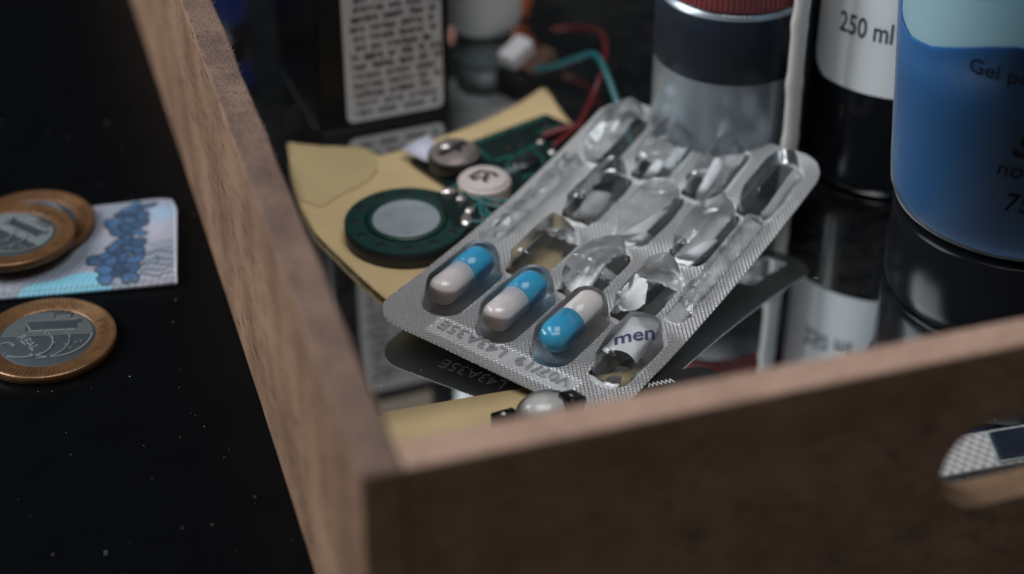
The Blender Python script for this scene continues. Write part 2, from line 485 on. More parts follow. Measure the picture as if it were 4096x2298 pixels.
rng = random.Random(4)
def flakes(name, n, box, z, smin, smax, parent=None, avoid=None):
    mb = MB()
    k = 0
    while k < n:
        x, y = rng.uniform(box[0], box[1]), rng.uniform(box[2], box[3])
        if avoid and avoid(x, y): continue
        s = smin+(smax-smin)*rng.random()**3; a = rng.random()*6.28; l = s*rng.choice([1, 1, 1, 1.6, 3.5])
        c, d = math.cos(a), math.sin(a)
        h = 0.05+0.4*s
        pts = [(x+c*l-d*0, y+d*l, z+0.02), (x-d*s*.6, y+c*s*.6, z+h), (x-c*l, y-d*l, z+0.02), (x+d*s*.6, y-c*s*.6, z+h*.4)]
        mb.add(pts, [(0, 1, 2), (0, 2, 3)]); k += 1
    o = mb.build(name, M['dust'], parent)
    o['kind'] = 'stuff'
    return o
d = flakes('dust', 260, (-75, -1, 20, 220), 0.0, 0.03, 0.13)
tag(d, 'pale specks of dust lying on the black table', 'dust', kind='stuff')

# ------------------------------------------------------------------ the tray
TW, TL, TH, TB = 270.0, 410.0, 56.3, 6.0
tray = empty('wooden_tray', (0, 0, 0), 'brown fibreboard tray with mirror bottom and handle slot in its front board', 'tray')
def board(name, mb, mats, pick):
    o = mk(name, mb.v, mb.f, None, tray, smooth=False, mats=mats)
    for p in o.data.polygons: p.material_index = pick(p.normal, p.center)
    bevel(o, 0.45, 2, 50)
    return o
def left_board(x0, x1, outer):
    n = 70
    mb = MB()
    # a long board cut into slices so that its edges wander a little
    ys = [TL*i/n for i in range(n+1)]
    rows = []
    for y in ys:
        w1, w2 = 0.22*(noise.noise((y*0.06, 1.3, x0))), 0.25*(noise.noise((y*0.09, 7.7, x0)))
        rows.append([(x0, y, 0), (x0+w1*0.3, y, TH+w1*0.5), (x1+w2, y, TH+w2*0.5), (x1, y, 0)])
    vs = [p for r in rows for p in r]; fs = []
    for i in range(n):
        a = i*4; b = a+4
        for k in range(4):
            l = (k+1) % 4
            fs.append((a+k, b+k, b+l, a+l))
    fs.append((0, 1, 2, 3)); fs.append((n*4+3, n*4+2, n*4+1, n*4))
    mb.add(vs, fs)
    bm = bmesh.new(); vv = [bm.verts.new(v) for v in mb.v]
    for f in mb.f: bm.faces.new([vv[i] for i in f])
    bmesh.ops.recalc_face_normals(bm, faces=bm.faces[:]); bm.verts.index_update()
    mb = MB().add([tuple(v.co) for v in bm.verts], [tuple(v.index for v in f.verts) for f in bm.faces]); bm.free()
    return board('side_board', mb, [M['mdf_side'], M['mdf_edge_rough'], M['mdf_face']],
                 lambda n_, c: 1 if n_.z > 0.7 else (2 if n_.y < -0.7 else 0))
left_board(0, TB, -1)
left_board(TW-TB, TW, 1)
def slot_board(y0, y1):
    zc, r, xa, xb = 34.2, 8.1, 96.6, TW-96.6
    up = [(xa+r*math.cos(R(a)), zc+r*math.sin(R(a))) for a in range(180, 89, -10)]+[(xb+r*math.cos(R(a)), zc+r*math.sin(R(a))) for a in range(90, -1, -10)]
    lo = [(x, 2*zc-z) for x, z in up]
    x0, x1, zt = TB+0.12, TW-TB-0.12, TH-0.12
    bm = bmesh.new(); cache = {}
    def V(x, y, z):
        k = (round(x, 4), round(y, 4), round(z, 4))
        if k not in cache: cache[k] = bm.verts.new(k)
        return cache[k]
    for y in (y0, y1):
        bm.faces.new([V(x0, y, zc)]+[V(x, y, z) for x, z in up]+[V(x1, y, zc), V(x1, y, zt), V(x0, y, zt)])
        bm.faces.new([V(x0, y, zc)]+[V(x, y, z) for x, z in lo]+[V(x1, y, zc), V(x1, y, 0), V(x0, y, 0)])
    ring = up+lo[::-1][1:-1]
    for (xa_, za), (xb_, zb) in list(zip(ring, ring[1:]+ring[:1]))+[((x0, zc), (x0, zt)), ((x0, zt), (x1, zt)), ((x1, zt), (x1, zc)), ((x1, zc), (x1, 0)), ((x1, 0), (x0, 0)), ((x0, 0), (x0, zc))]:
        bm.faces.new([V(xa_, y0, za), V(xb_, y0, zb), V(xb_, y1, zb), V(xa_, y1, za)])
    bmesh.ops.recalc_face_normals(bm, faces=bm.faces[:]); bm.verts.index_update()
    mb = MB().add([tuple(v.co) for v in bm.verts], [tuple(v.index for v in f.verts) for f in bm.faces]); bm.free()
    def pick(n_, c):
        cx, cz = c.x*1000, c.z*1000
        if abs(n_.y) < 0.5 and 20 < cz < 48 and 80 < cx < TW-80: return 2
        return 1 if n_.z > 0.7 else 0
    return board('end_board', mb, [M['mdf_face'], M['mdf_edge_smooth'], M['mdf_slot']], pick)
slot_board(0, TB)
slot_board(TL-TB, TL)
MB().box((TW/2, TL/2, 1.9), (TW/2-TB-0.05, TL/2-TB-0.05, 1.4)).build('base_board', M['mdf_face'], tray, smooth=False)
MB().box((TW/2, TL/2, 4.2), (TW/2-TB-0.1, TL/2-TB-0.1, 0.8)).build('mirror', M['mirror'], tray, smooth=False)
flakes('dust', 900, (8, 160, 8, 200), 5.0, 0.03, 0.16, tray)
# torn fibres along the inner top edge of the left board
mb = MB(); rg = random.Random(9)
for i in range(330):
    y = 8+rg.random()*250; l = 0.15+0.75*rg.random()**3
    p = Vector((TB+0.05, y, TH-0.15-0.3*rg.random()))
    dr = Vector((rg.uniform(.3, 1), rg.uniform(-.8, .8), rg.uniform(-.1, .9))).normalized()*l
    s = Vector((0, 0.05, 0.0)); q = Vector((0, 0, 0.05))
    mb.add([p-s, p+s, p+q+s*0, p+dr], [(0, 1, 3), (1, 2, 3), (2, 0, 3), (0, 2, 1)])
o = mb.build('wood_fibre', M['mdf_side'], tray, smooth=False); o['kind'] = 'stuff'

# ------------------------------------------------------------------ coins
def make_coin(c, ztop, rot, tilt, label, worn=False):
    root = empty('coin', (c[0], c[1], ztop-1.95), label, 'coin', 'two tone coins on the black table')
    gold = M['coin_gold_worn'] if worn else M['coin_gold']
    def place(x, y, z):
        v = Matrix.Rotation(rot, 3, 'Z') @ Vector((x, y, z))
        v = Matrix.Rotation(tilt[0], 3, 'X') @ (Matrix.Rotation(tilt[1], 3, 'Y') @ v)
        return (c[0]+v.x, c[1]+v.y, ztop-1.95+v.z)
    n = 96
    mb = MB(); pr = [(9.45, 0.15), (12.6, 0.15), (12.9, 0.0), (13.25, 0.05), (13.5, 0.3), (13.5, 1.6), (13.35, 1.86), (13.1, 1.95), (12.75, 1.93), (12.5, 1.74), (9.6, 1.72), (9.45, 1.6)]
    mb.lathe(pr+[pr[0]], seg=n, cap=False).xf(place); flat_smooth(mb.build('ring', gold, root), 50)
    mb = MB(); mb.lathe([(0.0, 0.2), (9.42, 0.2), (9.42, 1.58), (9.2, 1.66), (0.0, 1.66)], seg=n, cap=False).xf(place)
    flat_smooth(mb.build('core', M['coin_silver'], root), 50)
    # relief on the core: stripes, numeral, arcs, letters, stars
    rl = MB(); z0 = 1.66; hz = 0.15
    def bar(x0, y0, x1, y1, w):
        a = math.atan2(y1-y0, x1-x0); l = math.hypot(x1-x0, y1-y0)/2
        rl.box(((x0+x1)/2, (y0+y1)/2, z0+hz/2), (l, w/2, hz), Matrix.Rotation(a, 3, 'Z'))
    for k in range(12):
        y = 0.6+k*0.66
        hw = math.sqrt(max(0, 8.9**2-y*y))
        segs = [(-hw, hw)]
        if 2.2 < y < 5.6:                                    # the numeral interrupts the stripes
            segs = [(-hw, -4.6), (5.6 if y < 4.4 else 6.4, hw)]
        if y >= 6.2: segs = [(-hw, 0.6), (4.4, hw)]          # and the year
        for a, b in segs:
            if b-a > 0.4: bar(a, y, b, y, 0.24)
    bar(-3.6, 2.2, 5.2, 2.2, 0.28); bar(-4.6, 5.4, 5.4, 5.4, 0.2); bar(-4.8, 5.2, -3.4, 2.3, 0.25)
    def arc(cx, cy, r_, a0, a1, w):
        p = None
        for i in range(25):
            a = R(a0+(a1-a0)*i/24); q = (cx+r_*math.cos(a), cy+r_*math.sin(a))
            if p and math.hypot(*q) < 9.0: bar(p[0], p[1], q[0], q[1], w)
            p = q
    arc(-3.2, -2.0, 4.6, -60, 60, 0.3); arc(-1.0, -1.5, 5.6, -90, 40, 0.25); arc(1.5, 0.5, 7.2, -125, 0, 0.3)
    arc(-4.0, 0.2, 6.6, -120, -55, 0.35); arc(-7.6, -3.2, 1.8, 20, 280, 0.3)
    for sx, sy in ((4.6, -1.2), (5.9, -2.3), (3.9, -2.9), (5.0, -4.0), (6.9, -2.0), (1.8, -2.2)):
        bar(sx-.35, sy, sx+.35, sy, .14); bar(sx, sy-.35, sx, sy+.35, .14)
    for s_, px_, py_, sz, ro in (('REAL', -5.9, 0.2, 2.6, -50), ('2009', 0.8, 6.3, 1.5, 0)):
        tm = text_mb(s_, sz, hz/2, bold=0.02)
        ca, sa = math.cos(R(ro)), math.sin(R(ro))
        tm.xf(lambda x, y, z: (px_+x*ca-y*sa, py_+x*sa+y*ca, z0+z))
        rl.add(tm.v, tm.f)
    rl.xf(place); rl.build('relief', M['coin_relief'], root, smooth=False)
    # fine rays and pattern on the ring
    rr = MB()
    for k in range(84):
        a = 2*math.pi*k/84
        if (k//7) % 3 == 1: continue
        r0, r1 = 9.9+0.5*((k*7) % 3), 12.2
        rm, hl = (r0+r1)/2, (r1-r0)/2
        rr.box((rm*math.cos(a), rm*math.sin(a), 1.745), (hl, 0.10, 0.09), Matrix.Rotation(a+0.25*((k % 5)-2)*0.4, 3, 'Z'))
    rr.xf(place); rr.build('ring_pattern', gold, root, smooth=False)
    dm = MB(); rg = random.Random(int(c[0]*7))
    for k in range(16):
        x, y = rg.gauss(2.4, 1.0), rg.gauss(7.4, 0.55)
        s = rg.uniform(.2, .55)
        dm.lathe([(s, 0.0), (s*.8, .05), (0, .07)], (x, y, 1.71), seg=7)
    dm.xf(place); dm.build('dirt', M['coin_dirt'], root)
    return root
RC = R(-17.5+3)
make_coin((-36.3, 122.4), 1.95, RC+R(2), (0, 0), 'single coin with silver centre lying alone on the black table')
make_coin((-40.2, 156.2), 6.05, RC+R(-38), (R(-3.0), R(2.0)), 'upper coin of the pair lying on the banknote, silver centre showing')
make_coin((-35.6, 162.6), 3.95, RC+R(95), (R(0), R(0)), 'lower coin of the pair on the banknote, mostly covered by another coin', worn=True)

# ------------------------------------------------------------------ banknote
def make_note():
    BR = np.array([-8.79, 134.63]); TRc = np.array([-3.9, 166.4])
    ev = (TRc-BR)/np.linalg.norm(TRc-BR); es = np.array([-ev[1], ev[0]])
    if es[0] > 0: es = -es
    W, L = 32.3, 70.0
    ns, nt_ = 380, 190
    # the sheet lies double: the top layer, the fold at the near edge, and the lower layer
    s = np.linspace(0, L, ns+1)
    tt = np.linspace(0, 1, nt_+1)
    vs = []; cols = []
    # coral-like motif: discs painted one over another, each with a dark rim
    rg = np.random.RandomState(11)
    worms = []
    path = [(14.5, 2.5), (12.0, 4.0), (9.6, 2.2), (14.8, 5.6), (11.6, 6.6), (9.2, 5.8), (16.8, 9.4), (13.6, 9.0), (10.8, 9.8), (8.4, 9.0),
            (14.2, 11.8), (11.6, 12.6), (8.8, 12.4), (12.8, 14.6), (10.0, 15.2), (8.2, 14.8), (10.8, 18.6), (8.6, 19.0), (12.6, 20.2), (14.2, 22.8), (10.4, 21.4),
            (7.8, 21.8), (12.2, 23.8), (9.4, 24.6), (7.6, 25.2), (11.0, 26.4), (8.8, 28.0), (6.8, 28.9), (9.8, 29.2)]
    for x, y in path:
        a = rg.uniform(0, 6.28); p = np.array([x, y]); pts = [p.copy()]
        turn = rg.uniform(-1.1, 1.1)
        for k in range(5):
            a += turn+rg.uniform(-.3, .3); p = p+0.75*np.array([math.cos(a), math.sin(a)]); pts.append(p.copy())
        worms.append((np.array(pts)-(np.mean(pts, axis=0)-np.array([x, y])), rg.uniform(.95, 1.3), rg.rand()))
    Sg, Tg = np.meshgrid(s, tt*W, indexing='ij')
    base = np.zeros(Sg.shape+(3,))
    wave = 0.5+0.5*np.sin(Sg*0.35+Tg*0.23+1.5*np.sin(Tg*0.2))
    c1, c2 = np.array([0.225, 0.222, 0.265]), np.array([0.150, 0.178, 0.220])
    base[:] = c1*wave[..., None]+c2*(1-wave[..., None])
    base *= (1+0.16*np.sin(Sg*4.2+Tg*2.1)+0.10*np.sin(Sg*2.1-Tg*4.4+np.sin(Sg*.5)*2))[..., None]                                   # guilloche hatching
    pink = np.exp(-((Sg-4)**2/20+(Tg-19)**2/30))[..., None]; base = base*(1-.4*pink)+np.array([.50, .40, .48])*.4*pink
    lb = np.exp(-((Sg-3)**2/14+(Tg-25)**2/16))[..., None]; base = base*(1-.5*lb)+np.array([.22, .38, .55])*.5*lb
    # turquoise field by the near fold
    edge = 5.4-0.06*(Sg-14)**2*0.25+0.5*np.sin(Sg*0.7)
    tm = ((Sg > 13.5) & (Sg < 32.5) & (Tg < edge)).astype(float)[..., None]
    tq = np.array([0.10, 0.32, 0.42])*(1+0.25*np.sin(Sg*6.0+Tg*2))[..., None]
    base = base*(1-tm*.85)+tq*tm*.85
    gm = ((Sg >= 32.5) & (Tg < 9)).astype(float)[..., None]*(.35+.25*np.sin(Sg*2.2))[..., None]
    base = base*(1-gm)+np.array([.12, .13, .16])*gm
    # vein-like lines near the fold at the right
    for k in range(7):
        y0 = 1.6+k*1.95+0.3*math.sin(k*2)
        yy = y0+0.5*np.sin(Sg*1.1+k)+0.22*Sg*(0.4-(k % 2)*.5)
        ln = np.exp(-((Tg-yy)/0.26)**2)*(Sg < 7.6)*(0.95 if k < 5 else .5)
        base = base*(1-ln[..., None])+np.array([.015, .02, .035])*ln[..., None]
    ln = np.exp(-((Sg-4.2-0.4*np.sin(Tg*1.5))/0.25)**2)*((Tg > 6) & (Tg < 9))*.8
    base = base*(1-ln[..., None])+np.array([.015, .02, .035])*ln[..., None]
    for pts, r_, sh in worms:
        dd = np.full(Sg.shape, 1e9)
        for (xa, ya), (xb, yb) in zip(pts[:-1], pts[1:]):
            ll = (xb-xa)**2+(yb-ya)**2
            tq_ = np.clip(((Sg-xa)*(xb-xa)+(Tg-ya)*(yb-ya))/ll, 0, 1)
            dd = np.minimum(dd, np.hypot(Sg-xa-tq_*(xb-xa), Tg-ya-tq_*(yb-ya)))
        dd /= r_
        fill = dd < 1
        tone = np.array([0.020, 0.054, 0.115])*(0.55+0.9*sh)
        shade = (1.25-0.4*dd)[..., None]
        base[fill] = (tone*shade)[fill]
        rim = np.exp(-((dd-0.95)/0.2)**2)
        base = base*(1-rim[..., None]*.9)+np.array([.005, .009, .02])*rim[..., None]*.9
    for dx, dy in ((19.6, 17.4), (20.3, 16.4), (20.9, 17.8), (20.0, 18.6), (21.0, 16.0)):
        m_ = np.exp(-(((Sg-dx)/.55)**2+((Tg-dy)/.6)**2)**2); base = base*(1-m_[..., None])+.01*m_[..., None]
    whit = (Sg < 0.7)[..., None]; base = base*(1-.5*whit)+np.array([.5, .52, .58])*.5*whit
    def surf(sv, t01):
        """t01 0..1 upper layer from near fold to far edge"""
        x = sv; y = t01*W
        z = 2.0+0.9*math.exp(-(sv/8)**2)*(0.4+0.6*t01)+0.25*math.sin(sv*0.12+1)*(t01)-1.0*math.exp(-((1-t01)*W/2.2)**2)*0.6
        z -= 1.0*math.exp(-(y/0.9)**2)
        # the far right corner is rolled down
        k = max(0, (t01-0.8)/0.2)*max(0, 1-sv/9)
        return x+1.2*k*max(0, 1-sv/5)-0, y-2.2*k*max(0, (9-sv)/9)*.5, z-0.3*k
    for i in range(ns+1):
        for j in range(nt_+1):
            x, y, z = surf(s[i], tt[j])
            p = BR+es*x+ev*y
            vs.append((p[0], p[1], z))
    nv = len(vs)
    for i in range(ns+1):
        for j in range(nt_+1):
            x, y, z = surf(s[i], tt[j])
            p = BR+es*(x+.25)+ev*y
            vs.append((p[0], p[1], 0.12+0.08*(z-1.0)))
    fs = []
    w = nt_+1
    for i in range(ns):
        for j in range(nt_):
            a = i*w+j
            fs.append((a, a+1, a+w+1, a+w))
    for i in range(0, ns):
        for j in range(0, nt_):
            a = nv+i*w+j
            fs.append((a, a+w, a+w+1, a+1))
    for i in range(ns):
        a = i*w; fs.append((a, a+w, a+w+nv, a+nv))                       # near fold
        a = i*w+nt_
    for j in range(nt_):
        fs.append((j+1, j, j+nv, j+1+nv))                                # fold at the right
    o = mk('banknote', vs, fs, M['note_print'], None, True, loc=(BR[0], BR[1], 0))
    ca = o.data.color_attributes.new('print', 'FLOAT_COLOR', 'POINT')
    cc = np.ones((len(vs), 4), dtype=np.float32)
    cc[:nv, :3] = np.clip(base.reshape(-1, 3), 0, 1); cc[nv:, :3] = np.clip(base.reshape(-1, 3), 0, 1)*1.0
    ca.data.foreach_set('color', cc.ravel())
    tag(o, 'folded blue and lavender banknote with coral print lying under two coins', 'banknote')
make_note()

# ------------------------------------------------------------------ the blister pack
BP = dict(x0=74.82, y0=106.0, yaw=R(-51.793), z0=10.55, pa=-1.352, pb=9.086, ra=-0.236, rb=11.91, m=4.151, W=53.685, L=89.473)
def bsurf(a, b, h=0.0):
    W, L = BP['W'], BP['L']
    A, B = (a-W/2)/W, (b-L/2)/L
    def f(A, B): return BP['z0']+BP['pa']*A+BP['pb']*B+BP['ra']*A*A+BP['rb']*B*B+BP['m']*A*B
    z = f(A, B)
    sa = math.sqrt(1-(BP['pa']/W)**2); sb = math.sqrt(1-(BP['pb']/L)**2)
    c, s = math.cos(BP['yaw']), math.sin(BP['yaw'])
    dza = (BP['pa']+2*BP['ra']*A+BP['m']*B)/W; dzb = (BP['pb']+2*BP['rb']*B+BP['m']*A)/L
    n = Vector((-dza, -dzb, 1)).normalized()*h
    u, v = A*W*sa+n.x, B*L*sb+n.y
    return (BP['x0']+c*u-s*v, BP['y0']+s*u+c*v, z+n.z)

HW, HL = 4.25, 10.3                                   # pocket half width and half length
caps = [(9.7, 17.7, 0), (22.7, 17.2, 0), (34.9, 17.6, 1)]
opened = {  # (a, b): where the foil is torn away, u across (-1..1), v along (-1 near .. 1 far)
    'p4': (47.0, 19.0, lambda u, v: v < 0.25-0.2*u and v > -0.93 and abs(u) < 0.9),
    'p5': (16.6, 36.0, lambda u, v: v > -0.95 and v < 0.7 and abs(u) < 0.92),
    'p6': (28.4, 36.6, lambda u, v: (v < 0.0 and u > -0.8) or (v > .25 and u > .1)),
    'p7': (41.0, 36.0, lambda u, v: v < 0.55 and abs(u) < 0.92),
    'p8': (15.8, 58.0, lambda u, v: (v > 0.05 and u > -0.7) or (u < -0.35 and v < 0) or v < -0.75),
    'p9': (28.6, 57.5, lambda u, v: u > 0.15+0.15*v),
    'p10': (41.3, 58.0, lambda u, v: u > 0.45 or (u < -0.5 and v < -0.2)),
    'p11': (8.6, 76.6, lambda u, v: u > 0.05),
    'p12': (21.4, 76.2, lambda u, v: v < -0.25 and abs(u) < 0.9 or u > 0.7),
    'p13': (33.8, 76.0, lambda u, v: (v < -0.2 and abs(u) < 0.9 and not (0.0 < u < 0.5)) or (u > 0.6)),
    'p14': (46.6, 76.0, lambda u, v: u < 0.35 and v > -0.92),
}
blister = empty('blister_pack', (BP['x0'], BP['y0'], 5.0), 'silver knurled blister pack of capsules, mostly emptied, lying across the tray', 'blister pack')

def in_stadium(a, b, ca, cb, k=1.0):
    du, dv = abs(a-ca), abs(b-cb)
    core = HL-HW
    return math.hypot(du, max(0, dv-core)) < HW*k

def make_foil():
    W, L, RC_ = BP['W'], BP['L'], 7.0
    na, nb = 176, 292
    vs = []; ab = []
    for j in range(nb+1):
        for i in range(na+1):
            a, b = W*i/na, L*j/nb
            ca = a < RC_ and RC_ or (a > W-RC_ and W-RC_ or None)
            cb = b < RC_ and RC_ or (b > L-RC_ and L-RC_ or None)
            if ca is not None and cb is not None:
                x, y = (a-ca)/RC_, (b-cb)/RC_
                a, b = ca+RC_*x*math.sqrt(1-y*y/2), cb+RC_*y*math.sqrt(1-x*x/2)
            ab.append((a, b))
    kn = []
    allp = [(c[0], c[1]) for c in caps]+[(o[0], o[1]) for o in opened.values()]
    op = [(o[0], o[1]) for o in opened.values()]
    for a, b in ab:
        k = 1.0; h = 0.0
        if b < 9 and 10 < a < 46:
            k = min(1.0, max(0.0, max(abs(b-5.2)-1.9, (12.6-a) if a < 27 else (a-43.2))/1.3))
        for pa, pb in allp:
            if in_stadium(a, b, pa, pb, 1.02): k = 0.0
        for pa, pb in op:
            if in_stadium(a, b, pa, pb, 0.96) and abs(b-pb) < 8.7:
                h = 0.7*(noise.noise((a*0.22, b*0.16, 3.1)))-0.15
        if 32 < b < 67.5 and (3.0 < a < 6.6 or 46.8 < a < 50.2): k = 0.15
        h += 0.10*noise.noise((a*0.12, b*0.12, 0.5))
        kn.append(k); vs.append(bsurf(a, b, h))
    fs = []
    w = na+1
    for j in range(nb):
        for i in range(na):
            q = (j*w+i, j*w+i+1, (j+1)*w+i+1, (j+1)*w+i)
            a = sum(ab[k][0] for k in q)/4; b = sum(ab[k][1] for k in q)/4
            rem = False
            for pa, pb, fn in opened.values():
                if in_stadium(a, b, pa, pb, 0.97) and abs(b-pb) < 8.7:
                    ja = a+0.5*noise.noise((a*0.9, b*0.9, 5)); jb = b+0.9*noise.noise((a*0.9, b*0.9, 9))
                    if fn((ja-pa)/HW, (jb-pb)/HL): rem = True
            if not rem: fs.append(q)
    o = mk('foil', vs, fs, None, blister, True, mats=[M['foil'], M['foil_back']])
    me = o.data
    uv = me.uv_layers.new(name='mm')
    li = np.zeros(len(me.loops), dtype=np.int32); me.loops.foreach_get('vertex_index', li)
    uv.data.foreach_set('uv', np.array(ab, dtype=np.float32)[li].ravel())
    at = me.attributes.new('knurl', 'FLOAT', 'POINT'); at.data.foreach_set('value', np.array(kn, dtype=np.float32))
    sm = o.modifiers.new('thickness', 'SOLIDIFY'); sm.thickness = 0.28*S; sm.offset = -1
    sm.material_offset = 1; sm.material_offset_rim = 0
    return o
make_foil()

def dome(ca, cb, seed=None, H=6.9, squash=1.0, hw=HW, hl=HL, seg=56, dents=None, name='pocket', mat=None, lift=0.06, crinkle=0.07, fq=0.7):
    prof = [(1.04, 0.0), (1.0, 0.05), (0.965, 0.16), (0.945, 0.36), (0.915, 0.56), (0.87, 0.72), (0.78, 0.85), (0.65, 0.93), (0.48, 0.975), (0.30, 0.995), (0.14, 1.0), (0.0, 1.0)]
    # finer profile
    pr = []
    for i in range(len(prof)-1):
        for k in range(3):
            t_ = k/3
            pr.append((prof[i][0]*(1-t_)+prof[i+1][0]*t_, prof[i][1]*(1-t_)+prof[i+1][1]*t_))
    pr.append(prof[-1])
    core = hl-hw
    pts = []
    for r_, z in pr:
        ring = []
        cr = core*(0.90+0.10*r_)
        for k in range(seg):
            t_ = 2*math.pi*k/seg
            x, y = hw*r_*math.cos(t_), hw*r_*math.sin(t_)
            # spread the straight part too
            f = max(-1, min(1, math.tan(max(-1.3, min(1.3, (t_ if t_ <= math.pi else 2*math.pi-t_)-math.pi/2)))*-1)) if False else None
            ring.append((x, y, t_))
        row = []
        for k, (x, y, t_) in enumerate(ring):
            yy = y+(cr if math.sin(t_) > 1e-6 else (-cr if math.sin(t_) < -1e-6 else 0))
            row.append(Vector((x, yy, H*z)))
        # add points along the straight sides
        full = []
        for k in range(seg):
            full.append(row[k])
        pts.append(full)
    # insert straight-side subdivisions
    allr = []
    for row in pts:
        right = []; n = len(row)
        out = []
        for k in range(n):
            p, q = row[k], row[(k+1) % n]
            out.append(p)
            if abs(p.y-q.y) > core*0.6:
                m_ = 9
                for i in range(1, m_): out.append(p.lerp(q, i/m_))
        allr.append(out)
    n = len(allr[0])
    V = [v.copy() for r_ in allr for v in r_]
    if seed is not None:
        rg = random.Random(seed)
        planes = []
        for k in range(dents or 5):
            th = rg.uniform(0, 6.28); el = rg.uniform(0.35, 1.1)
            nn = Vector((math.cos(th)*math.cos(el), 0.55*math.sin(th)*math.cos(el), math.sin(el))).normalized()
            ext = abs(nn.x)*hw*.9+abs(nn.y)*hl*.8+nn.z*H*.85
            planes.append((nn, ext*rg.uniform(0.72, 0.90), rg.uniform(0.97, 1.18)))
        for i, v in enumerate(V):
            wgt = min(1, v.z/(0.25*H))
            for nn, dd, kk in planes:
                e = nn.dot(v)-dd
                if e > 0: v = v-nn*e*kk*wgt
            q = (v.x*.34*fq, v.y*.30*fq, seed*1.7+v.z*.15)
            rdg = (0.5-abs(noise.noise(q))*2.2)*crinkle*wgt           # folded ridges
            c_ = Vector((v.x, max(-core, min(core, v.y))*0, v.z-H*.2)); c_ = Vector((v.x, v.y-max(-core, min(core, v.y)), v.z-H*.2))
            if c_.length > 1e-4: v = v+c_.normalized()*rdg
            if v.z < 0.02: v.z = 0.02
            V[i] = v
    vs = [bsurf(ca+v.x, cb+v.y, v.z*squash+lift) for v in V]
    fs = []
    for r_ in range(len(allr)-1):
        for k in range(n):
            l = (k+1) % n
            fs.append((r_*n+k, r_*n+l, (r_+1)*n+l, (r_+1)*n+k))
    return mk(name, vs, fs, mat or M['clear'], blister, seed is None)

for a, b, _ in caps: dome(a, b)
for i, (k, (a, b, fn)) in enumerate(opened.items()):
    o = dome(a, b, seed=20+i*3, hl=9.0, hw=4.05, H=[7.0, 6.8, 6.6, 6.9, 6.6, 7.0, 6.8, 7.0, 6.8, 6.9, 6.9][i], dents=[5, 5, 7, 6, 6, 5, 6, 5, 6, 6, 5][i], mat=M['clear_crushed'])
    o.data.polygons.foreach_set('use_smooth', [True]*len(o.data.polygons)); flat_smooth(o, 20)
# the two clear stiffening ribs
for a in (4.8, 48.5):
    o = dome(a, 49.8, seed=70+int(a), H=2.4, hw=2.0, hl=17.4, dents=1, name='rib', mat=M['clear_rib'], seg=40, crinkle=0.8, fq=1.1)
    flat_smooth(o, 30)

# torn foil flaps: corner points given as (u, v, height) inside a pocket
def flap(pk, cs, bulge, mat, name='foil_flap', n=10, wob=0.25):
    ca, cb = opened[pk][0], opened[pk][1]
    A, B, C_, D = [Vector((u*HW, v*HL, h)) for u, v, h in cs]
    vs = []
    for j in range(n+1):
        for i in range(n+1):
            s, t_ = i/n, j/n
            p = (A*(1-s)+B*s)*(1-t_)+(D*(1-s)+C_*s)*t_
            h = bulge*4*s*(1-s)*(0.3+0.7*t_)+wob*noise.noise((p.x*.8, p.y*.8, ca))
            vs.append(bsurf(ca+p.x, cb+p.y, p.z+h))
    w = n+1
    fs = [(j*w+i, j*w+i+1, (j+1)*w+i+1, (j+1)*w+i) for j in range(n) for i in range(n)]
    o = mk(name, vs, fs, mat, blister, True)
    m_ = o.modifiers.new('thickness', 'SOLIDIFY'); m_.thickness = 0.06*S
    return o
flap('p9', [(-.7, -.92, .3), (.55, -.55, 1.0), (.75, .25, 1.6), (.2, .0, .9)], 0.5, M['paper_white'])
flap('p9', [(-.6, -.98, .1), (.3, -.98, .2), (.9, -.5, .3), (.55, -.5, 1.0)], 0.3, M['flap'])
flap('p10', [(-.5, -.98, .2), (.5, -.95, .3), (.9, -.1, 1.5), (.25, -.15, .6)], 0.4, M['paper_white'])
flap('p12', [(-.2, -.95, .1), (.45, -.9, .2), (.5, -.35, 1.8), (-.1, -.3, 1.4)], 0.5, M['paper_white'])
flap('p13', [(-.05, -.85, .2), (.3, -.9, .2), (.35, .2, 1.6), (-.4, .25, 2.0)], 0.7, M['paper_white'])
flap('p11', [(-.3, .0, 2.2), (.05, -.05, 2.0), (.1, .22, 3.0), (-.25, .25, 3.2)], 0.5, M['paper_white'])
flap('p8', [(-.2, -.85, .0), (.8, -.6, .2), (.85, .05, 1.9), (-.55, .0, .5)], 0.7, M['flap'])
flap('p6', [(-.35, -.75, .2), (.05, -.8, .3), (.1, -.15, 3.2), (-.3, -.2, 2.4)], 0.5, M['flap'])
flap('p6', [(.2, -.6, .4), (.55, -.5, .5), (.6, .1, 3.4), (.25, .05, 3.0)], 0.4, M['flap'])
flap('p14', [(.38, -.9, .0), (.8, -.6, .1), (.75, .7, .9), (.3, .75, .6)], 0.2, M['flap'])
flap('p4', [(.1, -.97, -.1), (.75, -.85, .0), (.6, -.62, .8), (.05, -.78, .6)], 0.3, M['flap'])
